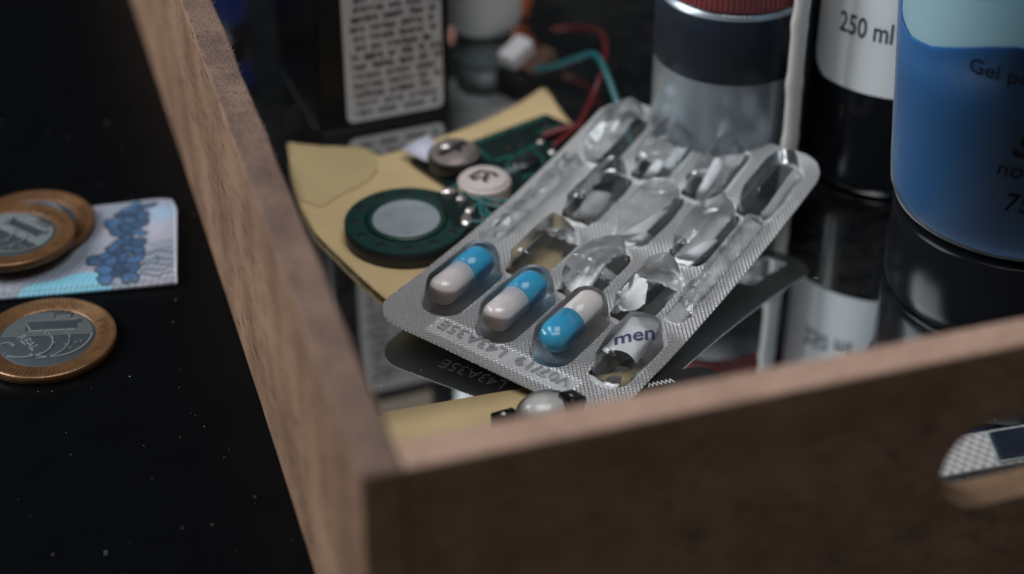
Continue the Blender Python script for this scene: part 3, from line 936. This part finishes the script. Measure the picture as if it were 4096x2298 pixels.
# the printed flap standing in the front right pocket, with its purple letters
PA, PB = opened['p4'][0], opened['p4'][1]
def pf_h(a, b):
    u, v = (a-PA)/HW, (b-PB)/HL
    return 3.1+1.9*(v+0.3)-0.9*u*u-0.4*u
vs = []; n = 16
for j in range(n+1):
    for i in range(n+1):
        u, v = -0.80+1.62*i/n, -0.34+0.92*j/n
        u *= 1-0.18*max(0, v)
        v += 0.10*math.sin(u*2.2+1)
        a, b = PA+u*HW, PB+v*HL
        vs.append(bsurf(a, b, pf_h(a, b)))
wf = mk('printed_flap', vs, [(j*(n+1)+i, j*(n+1)+i+1, (j+1)*(n+1)+i+1, (j+1)*(n+1)+i) for j in range(n) for i in range(n)], M['paper_white'], blister)
tm = subdivide_mb(text_mb('men', 1.0, 0.0, align='CENTER', bold=0.02), 2)
def pf_text(x, y, z):
    x, y = x*4.9, (y-0.25)*5.6
    a, b = PA+0.2+x*0.66-y*0.40, PB+1.6+x*0.70+y*0.62
    a = PA+max(-0.86*HW, min(0.86*HW, a-PA))
    return bsurf(a, b, pf_h(a, b)+0.10)
tm.xf(pf_text)
tm.build('print', M['ink_purple'], wf, smooth=False)

# embossed batch code, standing on its head for the camera
tm = subdivide_mb(text_mb('V07/19  L43A35E', 4.3, 0.28, bold=-0.02), 1)
wmax = max(v[0] for v in tm.v)
tm.xf(lambda x, y, z: bsurf(42.6-x/wmax*29.2, 6.75-y*0.92, z-0.02))
tm.build('embossed_code', M['foil_text'], blister, smooth=False)
tm = subdivide_mb(text_mb('V07/19  L43A35E', 4.3, 0.05, bold=-0.06), 1)
tm.xf(lambda x, y, z: bsurf(42.6-x/wmax*29.2, 6.75-y*0.92, z-0.42))
tm.build('embossed_code', M['paper_white'], blister, smooth=False)

# ------------------------------------------------------------------ capsules
def capsule(a, b, flip, label):
    root = empty('capsule', bsurf(a, b, 0.3), label, 'capsule', 'capsules still in the blister pack')
    def half(r_, l, sgn):
        pr = [(r_, 0.0), (r_, l*0.5), (r_, l-r_)]
        for k in range(1, 10):
            t_ = k/9*math.pi/2
            pr.append((r_*math.cos(t_), l-r_+r_*math.sin(t_)))
        mb = MB().lathe([(r_*0.9, -0.01), (r_, 0.06)]+pr[1:], seg=40, cap=False)
        mb.xf(lambda x, y, z: bsurf(a-x*sgn, b+sgn*z, 3.45+y))
        return mb
    s = -1 if not flip else 1            # +1: white half points away from the camera side
    half(3.04, 9.4, s).build('body', M['capsule_white'], root)
    half(3.27, 8.3, -s).build('cap', M['capsule_blue'], root)
    return root
capsule(*caps[0], 'capsule with white front half nearest the green speaker')
capsule(*caps[1], 'middle capsule of the three left in the blister pack')
capsule(*caps[2], 'capsule with blue half in front and white half behind')

# ------------------------------------------------------------------ sound module: yellow backing, speaker, board, cells
module = empty('sound_module', (50, 145, 5.0), 'yellow backing sheet carrying a green speaker, circuit board and button cells', 'electronics')
def sheet_z(x, y): 
    k = max(0, 1-math.hypot(x-22, y-172)/26)
    k2 = max(0, 1-math.hypot(x-85, y-178)/20)
    ed = min(1, max(0, (math.hypot(x-45, y-138)-18)/9))
    return 5.75+0.65*ed+1.6*k*k+2.5*k2*k2+ed*0.35*noise.noise((x*.11, y*.11, 2.0))
def sheet(name, outline, th, mat, parent, zf, cell=1.6):
    """thin bendable sheet: filled outline with an inner grid"""
    xs = [p[0] for p in outline]; ys = [p[1] for p in outline]
    bm = bmesh.new()
    ov = [bm.verts.new((x, y, 0)) for x, y in outline]
    f = bm.faces.new(ov)
    for axis, lo, hi in ((0, min(xs), max(xs)), (1, min(ys), max(ys))):
        c_ = lo+cell
        while c_ < hi:
            co = (c_, 0, 0) if axis == 0 else (0, c_, 0); no = (1, 0, 0) if axis == 0 else (0, 1, 0)
            bmesh.ops.bisect_plane(bm, geom=bm.verts[:]+bm.edges[:]+bm.faces[:], plane_co=co, plane_no=no)
            c_ += cell
    bm.normal_update()
    if sum(fc.normal.z for fc in bm.faces) < 0:
        bmesh.ops.reverse_faces(bm, faces=bm.faces[:])
    bm.verts.index_update()
    o = mk(name, [(v.co.x, v.co.y, zf(v.co.x, v.co.y)) for v in bm.verts], [tuple(v.index for v in fc.verts) for fc in bm.faces], mat, parent)
    bm.free()
    m_ = o.modifiers.new('thickness', 'SOLIDIFY'); m_.thickness = th*S; m_.offset = -1
    return o
outline = [(22.2, 172.4), (20.6, 159.7), (19.95, 147), (20.7, 137.3), (25.7, 118.6), (29.4, 107), (40, 99), (58, 100), (66, 108), (70, 122), (80, 146), (90, 156), (87.2, 163), (85.3, 177.8), (84.2, 178.4), (72, 173.4), (58.7, 168), (48.4, 164.8), (41.5, 163.2), (39, 166.6), (36, 167.6)]
sheet('backing_sheet', outline, 0.25, M['yellow_paper'], module, sheet_z)
tab = [(22.6, 172.2), (20.9, 160), (20.4, 150), (24, 146), (30, 150.5), (33.5, 152.0), (37, 154.4), (39.3, 157.3), (40.2, 160.4), (39.8, 164), (38.6, 166.5), (36, 167.5)]
sheet('folded_tab', tab, 0.3, M['yellow_paper_tab'], module, lambda x, y: sheet_z(x, y)+0.35+0.5*max(0, (x-30)/10)*max(0, (y-148)/10)*0.5)

# speaker
SPX, SPY, SPR = 38.9, 130.2, 12.9
spk = MB()
ZS = 10.05
spk.lathe([(SPR-0.1, ZS-0.45), (SPR, ZS-0.3), (SPR-0.15, ZS-0.06), (SPR-0.45, ZS), (8.75, ZS), (8.6, ZS-.15), (8.45, ZS-.8), (0, ZS-.8)], (SPX, SPY, 0), seg=96, cap=False)
sp = spk.build('speaker', M['speaker_green'], module, loc=(SPX, SPY, 5.9)); flat_smooth(sp, 35)
MB().lathe([(SPR-.5, 5.95), (SPR-0.05, 6.2), (SPR-0.02, ZS-.5), (SPR-0.1, ZS-0.45)], (SPX, SPY, 0), seg=96, cap=False).build('rim', M['speaker_black'], sp)
MB().lathe([(8.3, ZS-.7), (8.3, ZS-.05), (8.1, ZS+.33), (7.6, ZS+.43), (7.25, ZS+.33), (7.1, ZS+.13)], (SPX, SPY, 0), seg=80, cap=False).build('cone_ring', M['speaker_green'], sp)
MB().lathe([(7.12, ZS+.08), (6.95, ZS+.36), (6.75, ZS+.43), (6.5, ZS+.33), (4, ZS+.28), (0, ZS+.24)], (SPX, SPY, 0), seg=80, cap=False).build('cone', M['cone_grey'], sp)
for k in range(12):
    a = R(17+30*k)
    if 330 < (17+30*k) % 360 or (17+30*k) % 360 < 30: continue
    MB().lathe([(0.98, 0), (0.93, 0.05), (0, 0.05)], (SPX+10.7*math.cos(a), SPY+10.7*math.sin(a), ZS-0.02), seg=18).build('hole', M['speaker_black'], sp)
tabm = MB().prism([(47.5, 123.6), (53.3, 122.8), (54.2, 128), (53.6, 134), (51.5, 139.8), (47.2, 138.6)], 9.3, 10.1)
bevel(tabm.build('terminal', M['pcb'], sp, smooth=False), 0.2)
rgs = random.Random(3)
def blob(c, r_, h, mat, parent, name='solder', seed=0, sx=1.0, rot=0.0):
    mb = MB().lathe([(r_*1.05, 0), (r_, h*.3), (r_*.75, h*.75), (r_*.4, h*.97), (0, h)], (0, 0, 0), seg=16)
    mb.xf(lambda x, y, z: (c[0]+(x*sx*math.cos(rot)-y*math.sin(rot))+.25*r_*noise.noise((x*2, y*2, seed)), c[1]+(x*sx*math.sin(rot)+y*math.cos(rot))+.25*r_*noise.noise((x*2, y*2, seed+4)), c[2]+z*(1+.4*noise.noise((x*3, y*3, seed+8)))))
    return mb.build(name, mat, parent)
for i, (x, y, r_, sx) in enumerate(((50.0, 138.0, 1.15, 1.5), (51.8, 134.2, 1.05, 1.1), (52.3, 129.2, 0.95, 1.5), (50.6, 126.0, 1.25, 1.7))):
    blob((x, y, 10.05), r_, 0.9, M['solder'], sp, seed=i, sx=sx, rot=0.4*i)

# circuit board
pcb_out = [(46.9, 158.2), (61.3, 161.6), (82.3, 169.0), (88.5, 158.5), (77, 143), (65.8, 131.5), (56.5, 136.5), (51.2, 147.2)]
bz = 7.3
board_o = MB().prism(pcb_out, bz-0.8, bz).build('circuit_board', M['pcb'], module, smooth=False)
def trace(pts, w=0.55):
    for (x0, y0), (x1, y1) in zip(pts[:-1], pts[1:]):
        a = math.atan2(y1-y0, x1-x0); l = math.hypot(x1-x0, y1-y0)/2+w/2
        tmb.box(((x0+x1)/2, (y0+y1)/2, bz+0.03), (l, w/2, 0.03), Matrix.Rotation(a, 3, 'Z'))
for pts, w in (([(61, 160.2), (72, 164.2), (81.8, 167.4)], 0.9), ([(62, 157.5), (64.5, 152), (70, 153.2), (77, 156.6)], 0.8),
               ([(66, 147.5), (68, 151.5), (72, 152.8)], 0.6), ([(78.1, 151.5), (77.4, 146), (73, 143.5), (69, 143.5)], 0.8), ([(78, 161), (83, 162.5)], 0.8),
               ([(63.2, 156), (61.8, 160)], 1.3), ([(70, 140), (74, 141.5), (76, 147)], 0.5), ([(73.5, 155.3), (75.5, 150.5), (74.6, 147)], 0.45)):
    tmb = MB(); trace(pts, w); tmb.build('trace', M['trace'], board_o, smooth=False)
for i, (x, y, r_) in enumerate(((77.0, 156.7, 0.75), (78.1, 151.6, 0.8), (80.5, 163, 0.5), (69, 155.5, 0.4), (72.2, 156.3, 0.4))):
    blob((x, y, bz), r_, 0.6, M['solder'] if i < 2 else M['brown_part'], board_o, seed=i+10)
ch = MB().lathe([(3.4, 0), (3.2, .5), (2.4, 1.1), (1.2, 1.4), (0, 1.45)], (70.8, 149.0, bz), seg=28, sx=1.1, sy=0.85, rot=0.5).build('chip', M['black_plastic'], board_o)
mbx = MB()
for k in range(5): mbx.box((65.9+0.75*k, 146.3+0.25*k-0.2*(k % 2), bz+0.2), (0.22, 1.0, 0.22), Matrix.Rotation(0.4, 3, 'Z'))
mbx.build('resistor', M['grey_part'], board_o, smooth=False)
# button cells
def cell(c, r_, z0, z1, mat, name='button_cell'):
    mb = MB().lathe([(r_-.3, z0), (r_, z0+.3), (r_, z1-1.0), (r_-.2, z1-.7), (r_-.7, z1-.55), (r_-.8, z1-.1), (r_-1.0, z1), (0, z1)], (c[0], c[1], 0), seg=64, cap=False)
    o = mb.build(name, mat, module); flat_smooth(o, 30); return o
c1 = cell((55.6, 152.2), 5.6, bz, bz+4.6, M['steel'])
MB().lathe([(5.75, bz+.2), (5.85, bz+.5), (5.85, bz+3.3), (5.7, bz+3.6)], (55.6, 152.2, 0), seg=64, cap=False).build('sleeve', M['black_plastic'], c1)
clipm = MB()
for p0, p1, w in (((51.6, 150.5, bz+4.72), (58.6, 154.0, bz+4.82), 1.5), ((55.0, 156.4, bz+4.75), (56.6, 150.4, bz+4.95), 1.0)):
    d_ = Vector(p1)-Vector(p0); a = math.atan2(d_.y, d_.x)
    clipm.box((Vector(p0)+Vector(p1))/2, (d_.length/2, w/2, 0.12), Matrix.Rotation(a, 3, 'Z'))
bevel(clipm.build('contact_clip', M['black_plastic'], c1, smooth=False), 0.1)
blob((54.6, 153.9, bz+4.75), 1.3, 0.7, M['solder'], c1, seed=31, sx=1.4, rot=0.6)
c2 = cell((58.6, 139.4), 5.75, bz-0.2, bz+4.2, M['steel_bright'])
mk2 = MB(); zz = bz+4.22
def stroke(pts, w):
    for (x0, y0), (x1, y1) in zip(pts[:-1], pts[1:]):
        a = math.atan2(y1-y0, x1-x0); l = math.hypot(x1-x0, y1-y0)/2+w/3
        mk2.box(((x0+x1)/2+58.6, (y0+y1)/2+139.4, zz), (l, w/2, 0.02), Matrix.Rotation(a, 3, 'Z'))
stroke([(-2.8, 1.0), (-0.1, 2.5), (2.3, 0.9), (2.6, -0.6)], 0.95)
stroke([(-2.6, 1.0), (-2.3, -0.4), (-0.9, 0.3)], 0.9); stroke([(0.7, 0.7), (-0.3, -0.9), (-0.2, -2.0)], 0.95); stroke([(0.9, 0.4), (0.9, -0.8)], 0.55)
mk2.build('maker_mark', M['ink'], c2, smooth=False)
wp = MB().add([(45.6, 160.8, 8.9), (52.5, 163.0, 10.2), (53.5, 155.0, 10.2), (49.4, 153.0, 9.4)], [(0, 3, 2, 1)]).build('paper_tab', M['lavender_paper'], module)
m_ = wp.modifiers.new('thickness', 'SOLIDIFY'); m_.thickness = 0.3*S
# thin green wires by the terminals and two longer leads
for pts in ([(52, 134.5, 9.9), (54.3, 137.4, 10.2), (57.6, 133.2, 9.6), (62, 132.0, 9.2), (67.5, 133.5, 8.8)],
            [(52.4, 129.2, 9.9), (55.0, 131.5, 10.0), (54.6, 127.4, 9.7), (57.4, 127.8, 9.3), (62, 126.4, 8.9)],
            [(50.2, 138, 10), (53.2, 140.5, 9.9), (54.4, 135.6, 9.5), (58.8, 130.4, 9.1), (63, 129.4, 8.8)],
            [(50.8, 126, 10), (53.8, 124.8, 9.9), (56.2, 127.6, 9.5), (55.6, 131.5, 9.3), (57.5, 134, 9)]):
    MB().tube(pts, 0.42).build('wire', M['wire_green'], module)
MB().tube([(79.0, 153.0, 8.2), (84.6, 156.6, 9.2), (87.2, 158.9, 9.6), (92.9, 166.1, 12), (95.6, 169.1, 15), (98.8, 174.9, 17), (102.1, 184.8, 16), (103.5, 193.4, 14), (99.9, 200.2, 12), (95, 203, 11)], 0.62, seg=10).build('wire', M['wire_red'], module)
MB().tube([(78, 158.0, 8.0), (83.0, 157.4, 9.4), (87.0, 157.4, 9.4)], 0.8, seg=10).build('wire', M['wire_red'], module)

# second yellow sheet along the front board, and the clear clip lying on it
sh2 = sheet('yellow_sheet', [(9, 9), (64, 9), (64, 50), (69.5, 73.0), (40, 73.9), (20.0, 74.2), (17.3, 72.2), (9, 64)], 0.3, M['yellow_paper'], None, lambda x, y: 5.9+0.15*math.sin(x*.08), cell=6)
tag(sh2, 'plain yellow sheet lying flat on the mirror behind the front board', 'paper')
clip = empty('clear_clip', (46, 62, 6), 'clear domed plastic piece with black corners behind the front board', 'plastic piece')
mb = MB()
pr = [(6.4, 0.0), (6.3, 1.5), (5.9, 3.2), (5.2, 4.8), (4.0, 6.0), (2.2, 6.7), (0, 6.9)]
mb.lathe(pr, (46.6, 61.5, 6.1), seg=40, sx=1.0, sy=0.75)
mb.build('dome', M['clear_crushed'], clip)
MB().lathe([(5.8, 0.0), (5.7, 1.5), (5.0, 4.2), (3.4, 5.9), (0, 6.3)], (46.4, 61.8, 6.1), seg=32, sx=1.0, sy=0.7).build('filling', M['ivory_plastic'], clip)
bevel(MB().box((39.4, 63.4, 7.9), (2.3, 1.3, 1.5), Matrix.Rotation(0.1, 3, 'Z')).build('peg', M['black_gloss'], clip, smooth=False), 0.5, 3)
bevel(MB().box((51.0, 61.0, 10.2), (2.1, 2.0, 2.3), Matrix.Rotation(0.5, 3, 'Z') @ Matrix.Rotation(0.35, 3, 'Y')).build('peg', M['black_gloss'], clip, smooth=False), 0.7, 3)
blob((39.2, 63.2, 9.3), 0.5, 0.4, M['steel_bright'], clip, name='screw', seed=2)
blob((50.9, 60.6, 12.3), 0.55, 0.45, M['steel_bright'], clip, name='screw', seed=3)
bevel(MB().box((46.6, 59.0, 9.0), (1.7, 0.25, 1.5), Matrix.Rotation(0.2, 3, 'Z')).build('insert', M['paper_white'], clip, smooth=False), 0.2)

# dark printed card whose zigzag line shows under the blister's right edge
card = empty('dark_card', (84, 70, 5.9), 'dark card with a white zigzag line by the front board', 'card')
MB().prism([(62, 44), (90, 44), (82, 66.5), (80.5, 68.6), (78.6, 69.3), (66, 69.6)], 6.25, 6.55).build('sheet', M['black_plastic'], card, smooth=False)
zg = MB()
P0 = [(68.2+0.42*i, 66.7+(0.6 if i % 2 else -0.6), 6.55) for i in range(13)]
for p, q in zip(P0[:-1], P0[1:]):
    a = math.atan2(q[1]-p[1], q[0]-p[0]); l = math.hypot(q[0]-p[0], q[1]-p[1])/2
    zg.box(((p[0]+q[0])/2, (p[1]+q[1])/2, 6.58), (l+.05, 0.10, 0.02), Matrix.Rotation(a, 3, 'Z'))
zg.build('zigzag', M['paper_white'], card, smooth=False)

# coarse blister strip seen through the handle slot
strip2 = empty('blister_strip', (125, 31, 5), 'coarse silver blister strip seen through the handle slot', 'blister pack')
na, nb = 60, 12
vs = []; ab = []
for j in range(nb+1):
    for i in range(na+1):
        x, y = 92+78*i/na, 26.4+8.8*j/nb
        ab.append((x, y)); vs.append((x, y-0.05*(x-110), 7.2+0.2*math.sin(x*.12)+0.04*(y-24)))
fs = [(j*(na+1)+i, j*(na+1)+i+1, (j+1)*(na+1)+i+1, (j+1)*(na+1)+i) for j in range(nb) for i in range(na)]
o = mk('foil', vs, fs, M['foil_coarse'], strip2)
uv = o.data.uv_layers.new(name='mm')
li = np.zeros(len(o.data.loops), dtype=np.int32); o.data.loops.foreach_get('vertex_index', li)
uv.data.foreach_set('uv', np.array(ab, dtype=np.float32)[li].ravel())
at = o.data.attributes.new('knurl', 'FLOAT', 'POINT'); at.data.foreach_set('value', np.ones(len(vs), dtype=np.float32))
m_ = o.modifiers.new('thickness', 'SOLIDIFY'); m_.thickness = 0.35*S; m_.offset = -1
for k in range(2):
    x = 121.6+17*k
    pm = MB().prism([(x-3.6, 26.6), (x+9, 25.8), (x+10, 33.0), (x-1.5, 33.8)], 7.5, 8.5)
    p_ = bevel(pm.build('pocket', M['navy_label'], strip2, smooth=False), 0.5, 3)
    rm = MB()
    pts = [(x-3.7, 26.5), (x+9.1, 25.7), (x+10.1, 33.1), (x-1.6, 33.9)]
    rm.tube([(px_, py_, 7.8) for px_, py_ in pts+[pts[0]]], 0.24, seg=6, sub=1)
    rm.build('pocket_rim', M['grey_part'], p_)

# ------------------------------------------------------------------ things standing at the back
# black box with a text label
box = empty('black_box', (46, 195, 5), 'tall black box with grey text label standing behind the yellow sheet', 'box')
BY = R(4.0); bx0 = Vector((31.3, 178.0, 5.0)); ex = Vector((math.cos(BY), math.sin(BY), 0)); ey = Vector((-math.sin(BY), math.cos(BY), 0))
def bxp(x, d, z): return bx0+ex*x+ey*d+Vector((0, 0, z))
mb = MB(); w_, d_, h_ = 31.5, 36.0, 106.0
mb.add([bxp(x, d, z) for x in (0, w_) for d in (0, d_) for z in (0.05, h_)], [(0, 1, 3, 2), (4, 6, 7, 5), (0, 4, 5, 1), (2, 3, 7, 6), (0, 2, 6, 4), (1, 5, 7, 3)])
bevel(mb.build('carton', M['box_black'], box, smooth=False), 0.7, 3)
mb = MB(); mb.add([bxp(-0.06, d, z) for d in (2.5, 33.5) for z in (0.5, 1.2)], [(0, 1, 3, 2)])  # pale strip that paints the glint along the carton's lower left edge
mb.build('edge_glint', M['grey_part'], box, smooth=False)
def rrect(x0, z0, x1, z1, r_):
    out = []
    for cx, cz, a0 in ((x1-r_, z1-r_, 0), (x0+r_, z1-r_, 90), (x0+r_, z0+r_, 180), (x1-r_, z0+r_, 270)):
        for k in range(6): out.append((cx+r_*math.cos(R(a0+18*k)), cz+r_*math.sin(R(a0+18*k))))
    return out
lb = MB().prism(rrect(6.3, 2.2, 29.6, 76.5, 1.6), 0, 0.12).xf(lambda x, z, d: bxp(x, -d-0.05, z)).build('label', M['label_grey'], box, smooth=False)
pm = MB(); rg = random.Random(21)
z = 3.6; row = 0
while z < 74:
    x = 8.0+rg.uniform(0, 1.2)
    end = 28.6-rg.choice([0, 0, 0, .8, 2.5])
    bold = rg.random() < 0.3
    while x < end:
        nl = rg.randint(2, 8)
        for k in range(nl):
            if x > end: break
            lw = rg.uniform(.6, .95); hh = rg.choice([1.3, 1.3, 1.7])
            th = 0.46 if bold else 0.34
            def bar_(cx, cz, hx, hz):
                pm.add([bxp(cx+sx*hx, -0.19, cz+sz*hz) for sx in (-1, 1) for sz in (-1, 1)], [(0, 2, 3, 1)])
            s_ = rg.randint(0, 3)
            bar_(x+th/2, z+hh/2, th/2, hh/2)
            if s_ != 1: bar_(x+lw-th/2, z+.5, th/2, .5)
            if s_ != 2: bar_(x+lw/2, z+1.0, lw/2, th/2)
            if s_ in (0, 2): bar_(x+lw/2, z+.08, lw/2, th/2)
            x += lw+0.12
        x += 1.15
    z += 2.35; row += 1
pm.build('text_lines', M['ink'], lb, smooth=False)
MB().prism(rrect(9.5, 80, 24.5, 92, 0.8), 0, 0.12).xf(lambda x, z, d: bxp(x, -d-0.05, z)).build('tan_panel', M['tan_print'], box, smooth=False)

# white bottle standing on a grey cap
wb = empty('white_bottle', (78, 208, 5), 'small white bottle standing on its grey cap beside the black box', 'bottle')
MB().lathe([(7.6, 13.2), (8.9, 14.2), (9.4, 16.5), (9.5, 22), (9.5, 112), (8.5, 114), (0, 114)], (78.5, 206.5, 0), seg=64).build('body', M['white_plastic'], wb)
MB().lathe([(7.2, 5.05), (7.9, 5.4), (8.0, 6.5), (7.3, 7.5), (6.9, 13.4), (0, 13.4)], (78.5, 206.5, 0), seg=64).build('cap', M['grey_part'], wb)

# small connector with white plug, brown body and teal lead
con = empty('wired_connector', (84, 190, 5), 'small white plug on a brown part with a teal wire', 'connector')
Rz = Matrix.Rotation(R(28), 3, 'Z') @ Matrix.Rotation(R(-20), 3, 'Y')
bevel(MB().box((82.6, 192.2, 11.6), (4.0, 2.6, 2.2), Rz).build('plug', M['paper_white'], con, smooth=False), 0.8, 3)
bevel(MB().box((87.2, 189.4, 9.4), (4.6, 2.2, 1.8), Rz).build('body', M['brown_part'], con, smooth=False), 0.6, 3)
MB().box((85.5, 191.0, 6.6), (7.0, 4.5, 1.5), Matrix.Rotation(R(28), 3, 'Z')).build('foot', M['black_plastic'], con, smooth=False)
MB().tube([(84.5, 184.0, 11), (88.0, 180.3, 13), (91.7, 176.9, 16), (95.0, 172.4, 19), (95.6, 166.6, 18), (95.8, 159.1, 14), (96, 154, 10), (97, 150, 7)], 0.72, seg=10).build('wire', M['wire_teal'], con)

# orange and blue things far back, out of focus
og = empty('orange_cable', (97, 226, 5), 'blurred orange cable curling beside the white bottle', 'cable')
MB().tube([(92, 221, 7.0), (93.5, 222, 10), (97, 226, 16), (101, 231, 26), (101, 239, 40), (94, 249, 42), (86, 257, 24), (82, 262, 8)], 2.5, seg=14).build('sheath', M['orange_part'], og)
bl = empty('blue_banded_bottle', (19.5, 238, 5), 'small dark bottle with a blue band against the left board', 'bottle')
MB().lathe([(6.0, 5.05), (6.4, 5.6), (6.4, 24), (5.8, 26), (4.0, 28), (3.8, 34), (0, 34)], (19.0, 236, 0), seg=48).build('body', M['black_plastic'], bl)
MB().lathe([(6.42, 10.5), (6.5, 10.7), (6.5, 18.0), (6.42, 18.2)], (19.0, 236, 0), seg=48, cap=False).build('band', M['blue_part'], bl)

# pill bottle
pb = empty('pill_bottle', (114, 139.7, 5), 'grey pill bottle with navy label band and ribbed red cap', 'bottle')
PC = (114.0, 139.7, 0)
MB().lathe([(14.8, 5.05), (15.9, 5.6), (16.3, 7.0), (16.3, 45), (15.9, 48), (14.5, 49.2), (0, 49.2)], PC, seg=96).build('body', M['pill_body'], pb)
MB().lathe([(16.34, 33.0), (16.45, 33.2), (16.45, 47.4), (16.34, 47.6)], PC, seg=96, cap=False).build('label', M['navy_label'], pb)
def ribf(t, k): return 0.22*math.cos(t*90) if 0 < k < 4 else 0
MB().lathe([(15.4, 48.9), (15.9, 49.4), (15.9, 58), (15.9, 64), (15.2, 65), (0, 65)], PC, seg=360, rib=ribf).build('cap', M['red_cap'], pb)

# wavy white strip standing between the bottles
ws = empty('white_strip', (121, 122, 5), 'narrow wavy white plastic strip standing upright between the bottles', 'strip')
vs = []; fs = []; n = 60
for i in range(n+1):
    z = 5.05+85*i/n
    bulge = 0.35*math.exp(-((z % 14)-5)**2/3.0)
    wl, wr_ = 1.75+bulge, 1.7+0.6*bulge*math.sin(z)
    cx, cy = 121.0+0.25*math.sin(z*.11), 121.6
    for dx, dy in ((-wl, -.2), (-wl*.8, -.7), (wr_*.8, -.7), (wr_, -.2), (wr_, .5), (-wl, .5)):
        vs.append((cx+dx, cy+dy, z))
for i in range(n):
    for k in range(6):
        l = (k+1) % 6
        fs.append((i*6+k, i*6+l, (i+1)*6+l, (i+1)*6+k))
fs.append(tuple(range(5, -1, -1))); fs.append(tuple(n*6+k for k in range(6)))
mk('strip', vs, fs, M['ivory_plastic'], ws)

# black bottle with the white label
bb = empty('black_bottle', (150.5, 130.4, 5), 'black bottle with white volume label reading 250 ml', 'bottle')
BC = (150.6, 130.6); BR_ = 20.4
MB().lathe([(17.6, 5.05), (19.2, 5.5), (20.0, 6.6), (20.3, 8.5), (20.3, 92), (18, 97), (10, 102), (8, 104), (8, 118), (0, 118)], (BC[0], BC[1], 0), seg=128).build('body', M['black_gloss'], bb)
def on_cyl(c, r_, ang, z): return (c[0]+r_*math.cos(ang), c[1]+r_*math.sin(ang), z)
lab = []
a0, a1 = R(178), R(310); z0_, z1_ = 30.5, 88
nA, nZ = 72, 40
vs = []
for j in range(nZ+1):
    for i in range(nA+1):
        u, v = i/nA, j/nZ
        a = a0+(a1-a0)*u; z = z0_+(z1_-z0_)*v
        # rounded lower corners
        rc = 5.0; xl = (a-a0)*BR_; xr = (a1-a)*BR_
        for xx, sg in ((xl, 1), (xr, -1)):
            if xx < rc and z-z0_ < rc:
                x_, y_ = (xx-rc)/rc, (z-z0_-rc)/rc
                nx, ny = x_*math.sqrt(1-y_*y_/2), y_*math.sqrt(1-x_*x_/2)
                a += sg*(rc*(nx-x_))/BR_; z += rc*(ny-y_)
        vs.append(on_cyl(BC, BR_+0.05, a, z))
fs = [(j*(nA+1)+i, j*(nA+1)+i+1, (j+1)*(nA+1)+i+1, (j+1)*(nA+1)+i) for j in range(nZ) for i in range(nA)]
lbo = mk('label', vs, fs, M['label_white'], bb)
def wrap_text(s, c, r_, ang, z, size, mat, parent, bold=0.0, xs=1.0, shear=0.0, rf=None, slope=0.0):
    tm = subdivide_mb(text_mb(s, size, 0.0, bold=bold, shear=shear), 2)
    tm.xf(lambda x, y, zz: on_cyl(c, (rf(z+y) if rf else r_), ang+x*xs/r_, z+y+slope*x))
    return tm.build('lettering', mat, parent, smooth=False)
wrap_text('250 ml', BC, BR_+0.13, R(198.2), 42.9, 6.3, M['ink_grey'], lbo, bold=0.11, xs=0.72)

# tube of blue gel standing on its black cap
gt = empty('gel_tube', (151.4, 79, 5), 'blue gel tube standing on its glossy black cap at the right', 'tube')
GC = (150.0, 79.0)
def gr(z): return 25.1+(z-24)*0.078
MB().lathe([(22.6, 5.05), (23.6, 5.5), (24.1, 6.6), (24.2, 9), (24.3, 22.4), (23.9, 23.2), (23.0, 23.6), (0, 23.6)], (GC[0], GC[1], 0), seg=128).build('cap', M['cap_black'], gt)
GZ = 64.2
pr = [(0, 24.2), (19.0, 24.2), (22.0, 24.7), (23.8, 25.9), (24.8, 28.0), (gr(32)-.25, 32.5), (gr(40)-.25, 40), (gr(52)-.25, 52), (gr(GZ)-.25, GZ), (gr(GZ)-1.2, GZ-.35), (0, GZ-.5)]
g_o = MB().lathe(pr, (0, 0, 0), seg=256, cap=False)
g_o.xf(lambda x, y, z: (GC[0]+x, GC[1]+y, (z+float(np.interp(math.degrees(math.atan2(y, x)) % 360, [0, 60, 120, 160, 173, 188, 201, 213.5, 223, 245, 300, 360], [67, 66, 64.5, 63.2, 62.6, 64.0, 66.4, 68.7, 70.0, 71, 69, 67]))-GZ if z > 60 else z)))
g_o.build('gel', M['gel'], gt, loc=(GC[0], GC[1], 24))
pr = [(gr(58)-.9, 58), (gr(75)-.9, 75), (gr(100)-.9, 100), (gr(125)-.9, 125)]
MB().lathe(pr, (GC[0], GC[1], 0), seg=128, cap=False).build('empty_wall', M['tube_pale'], gt)
pr = [(19.0, 23.9), (22.4, 24.3), (24.3, 25.5), (25.2, 27.8), (gr(32), 32.5), (gr(60), 60), (gr(100), 100), (gr(127), 127), (0, 128)]
MB().lathe(pr, (GC[0], GC[1], 0), seg=128, cap=False).build('shell', M['clear_bottle'], gt)
rf = lambda z: gr(z)+0.06
wrap_text('Gel pós', GC, gr(60), R(207.8), 63.2, 4.1, M['ink_matte'], gt, rf=rf, bold=0.02)
wrap_text('S', GC, gr(48), R(228), 48.8, 7.0, M['ink_matte'], gt, rf=rf, bold=0.16, shear=0.3)
wrap_text('no', GC, gr(43), R(223.3), 44.2, 4.6, M['ink_matte'], gt, rf=rf, bold=0.02, shear=0.15)
wrap_text('75', GC, gr(38), R(228), 37.0, 5.4, M['ink_matte'], gt, rf=rf, bold=0.02, shear=0.1)
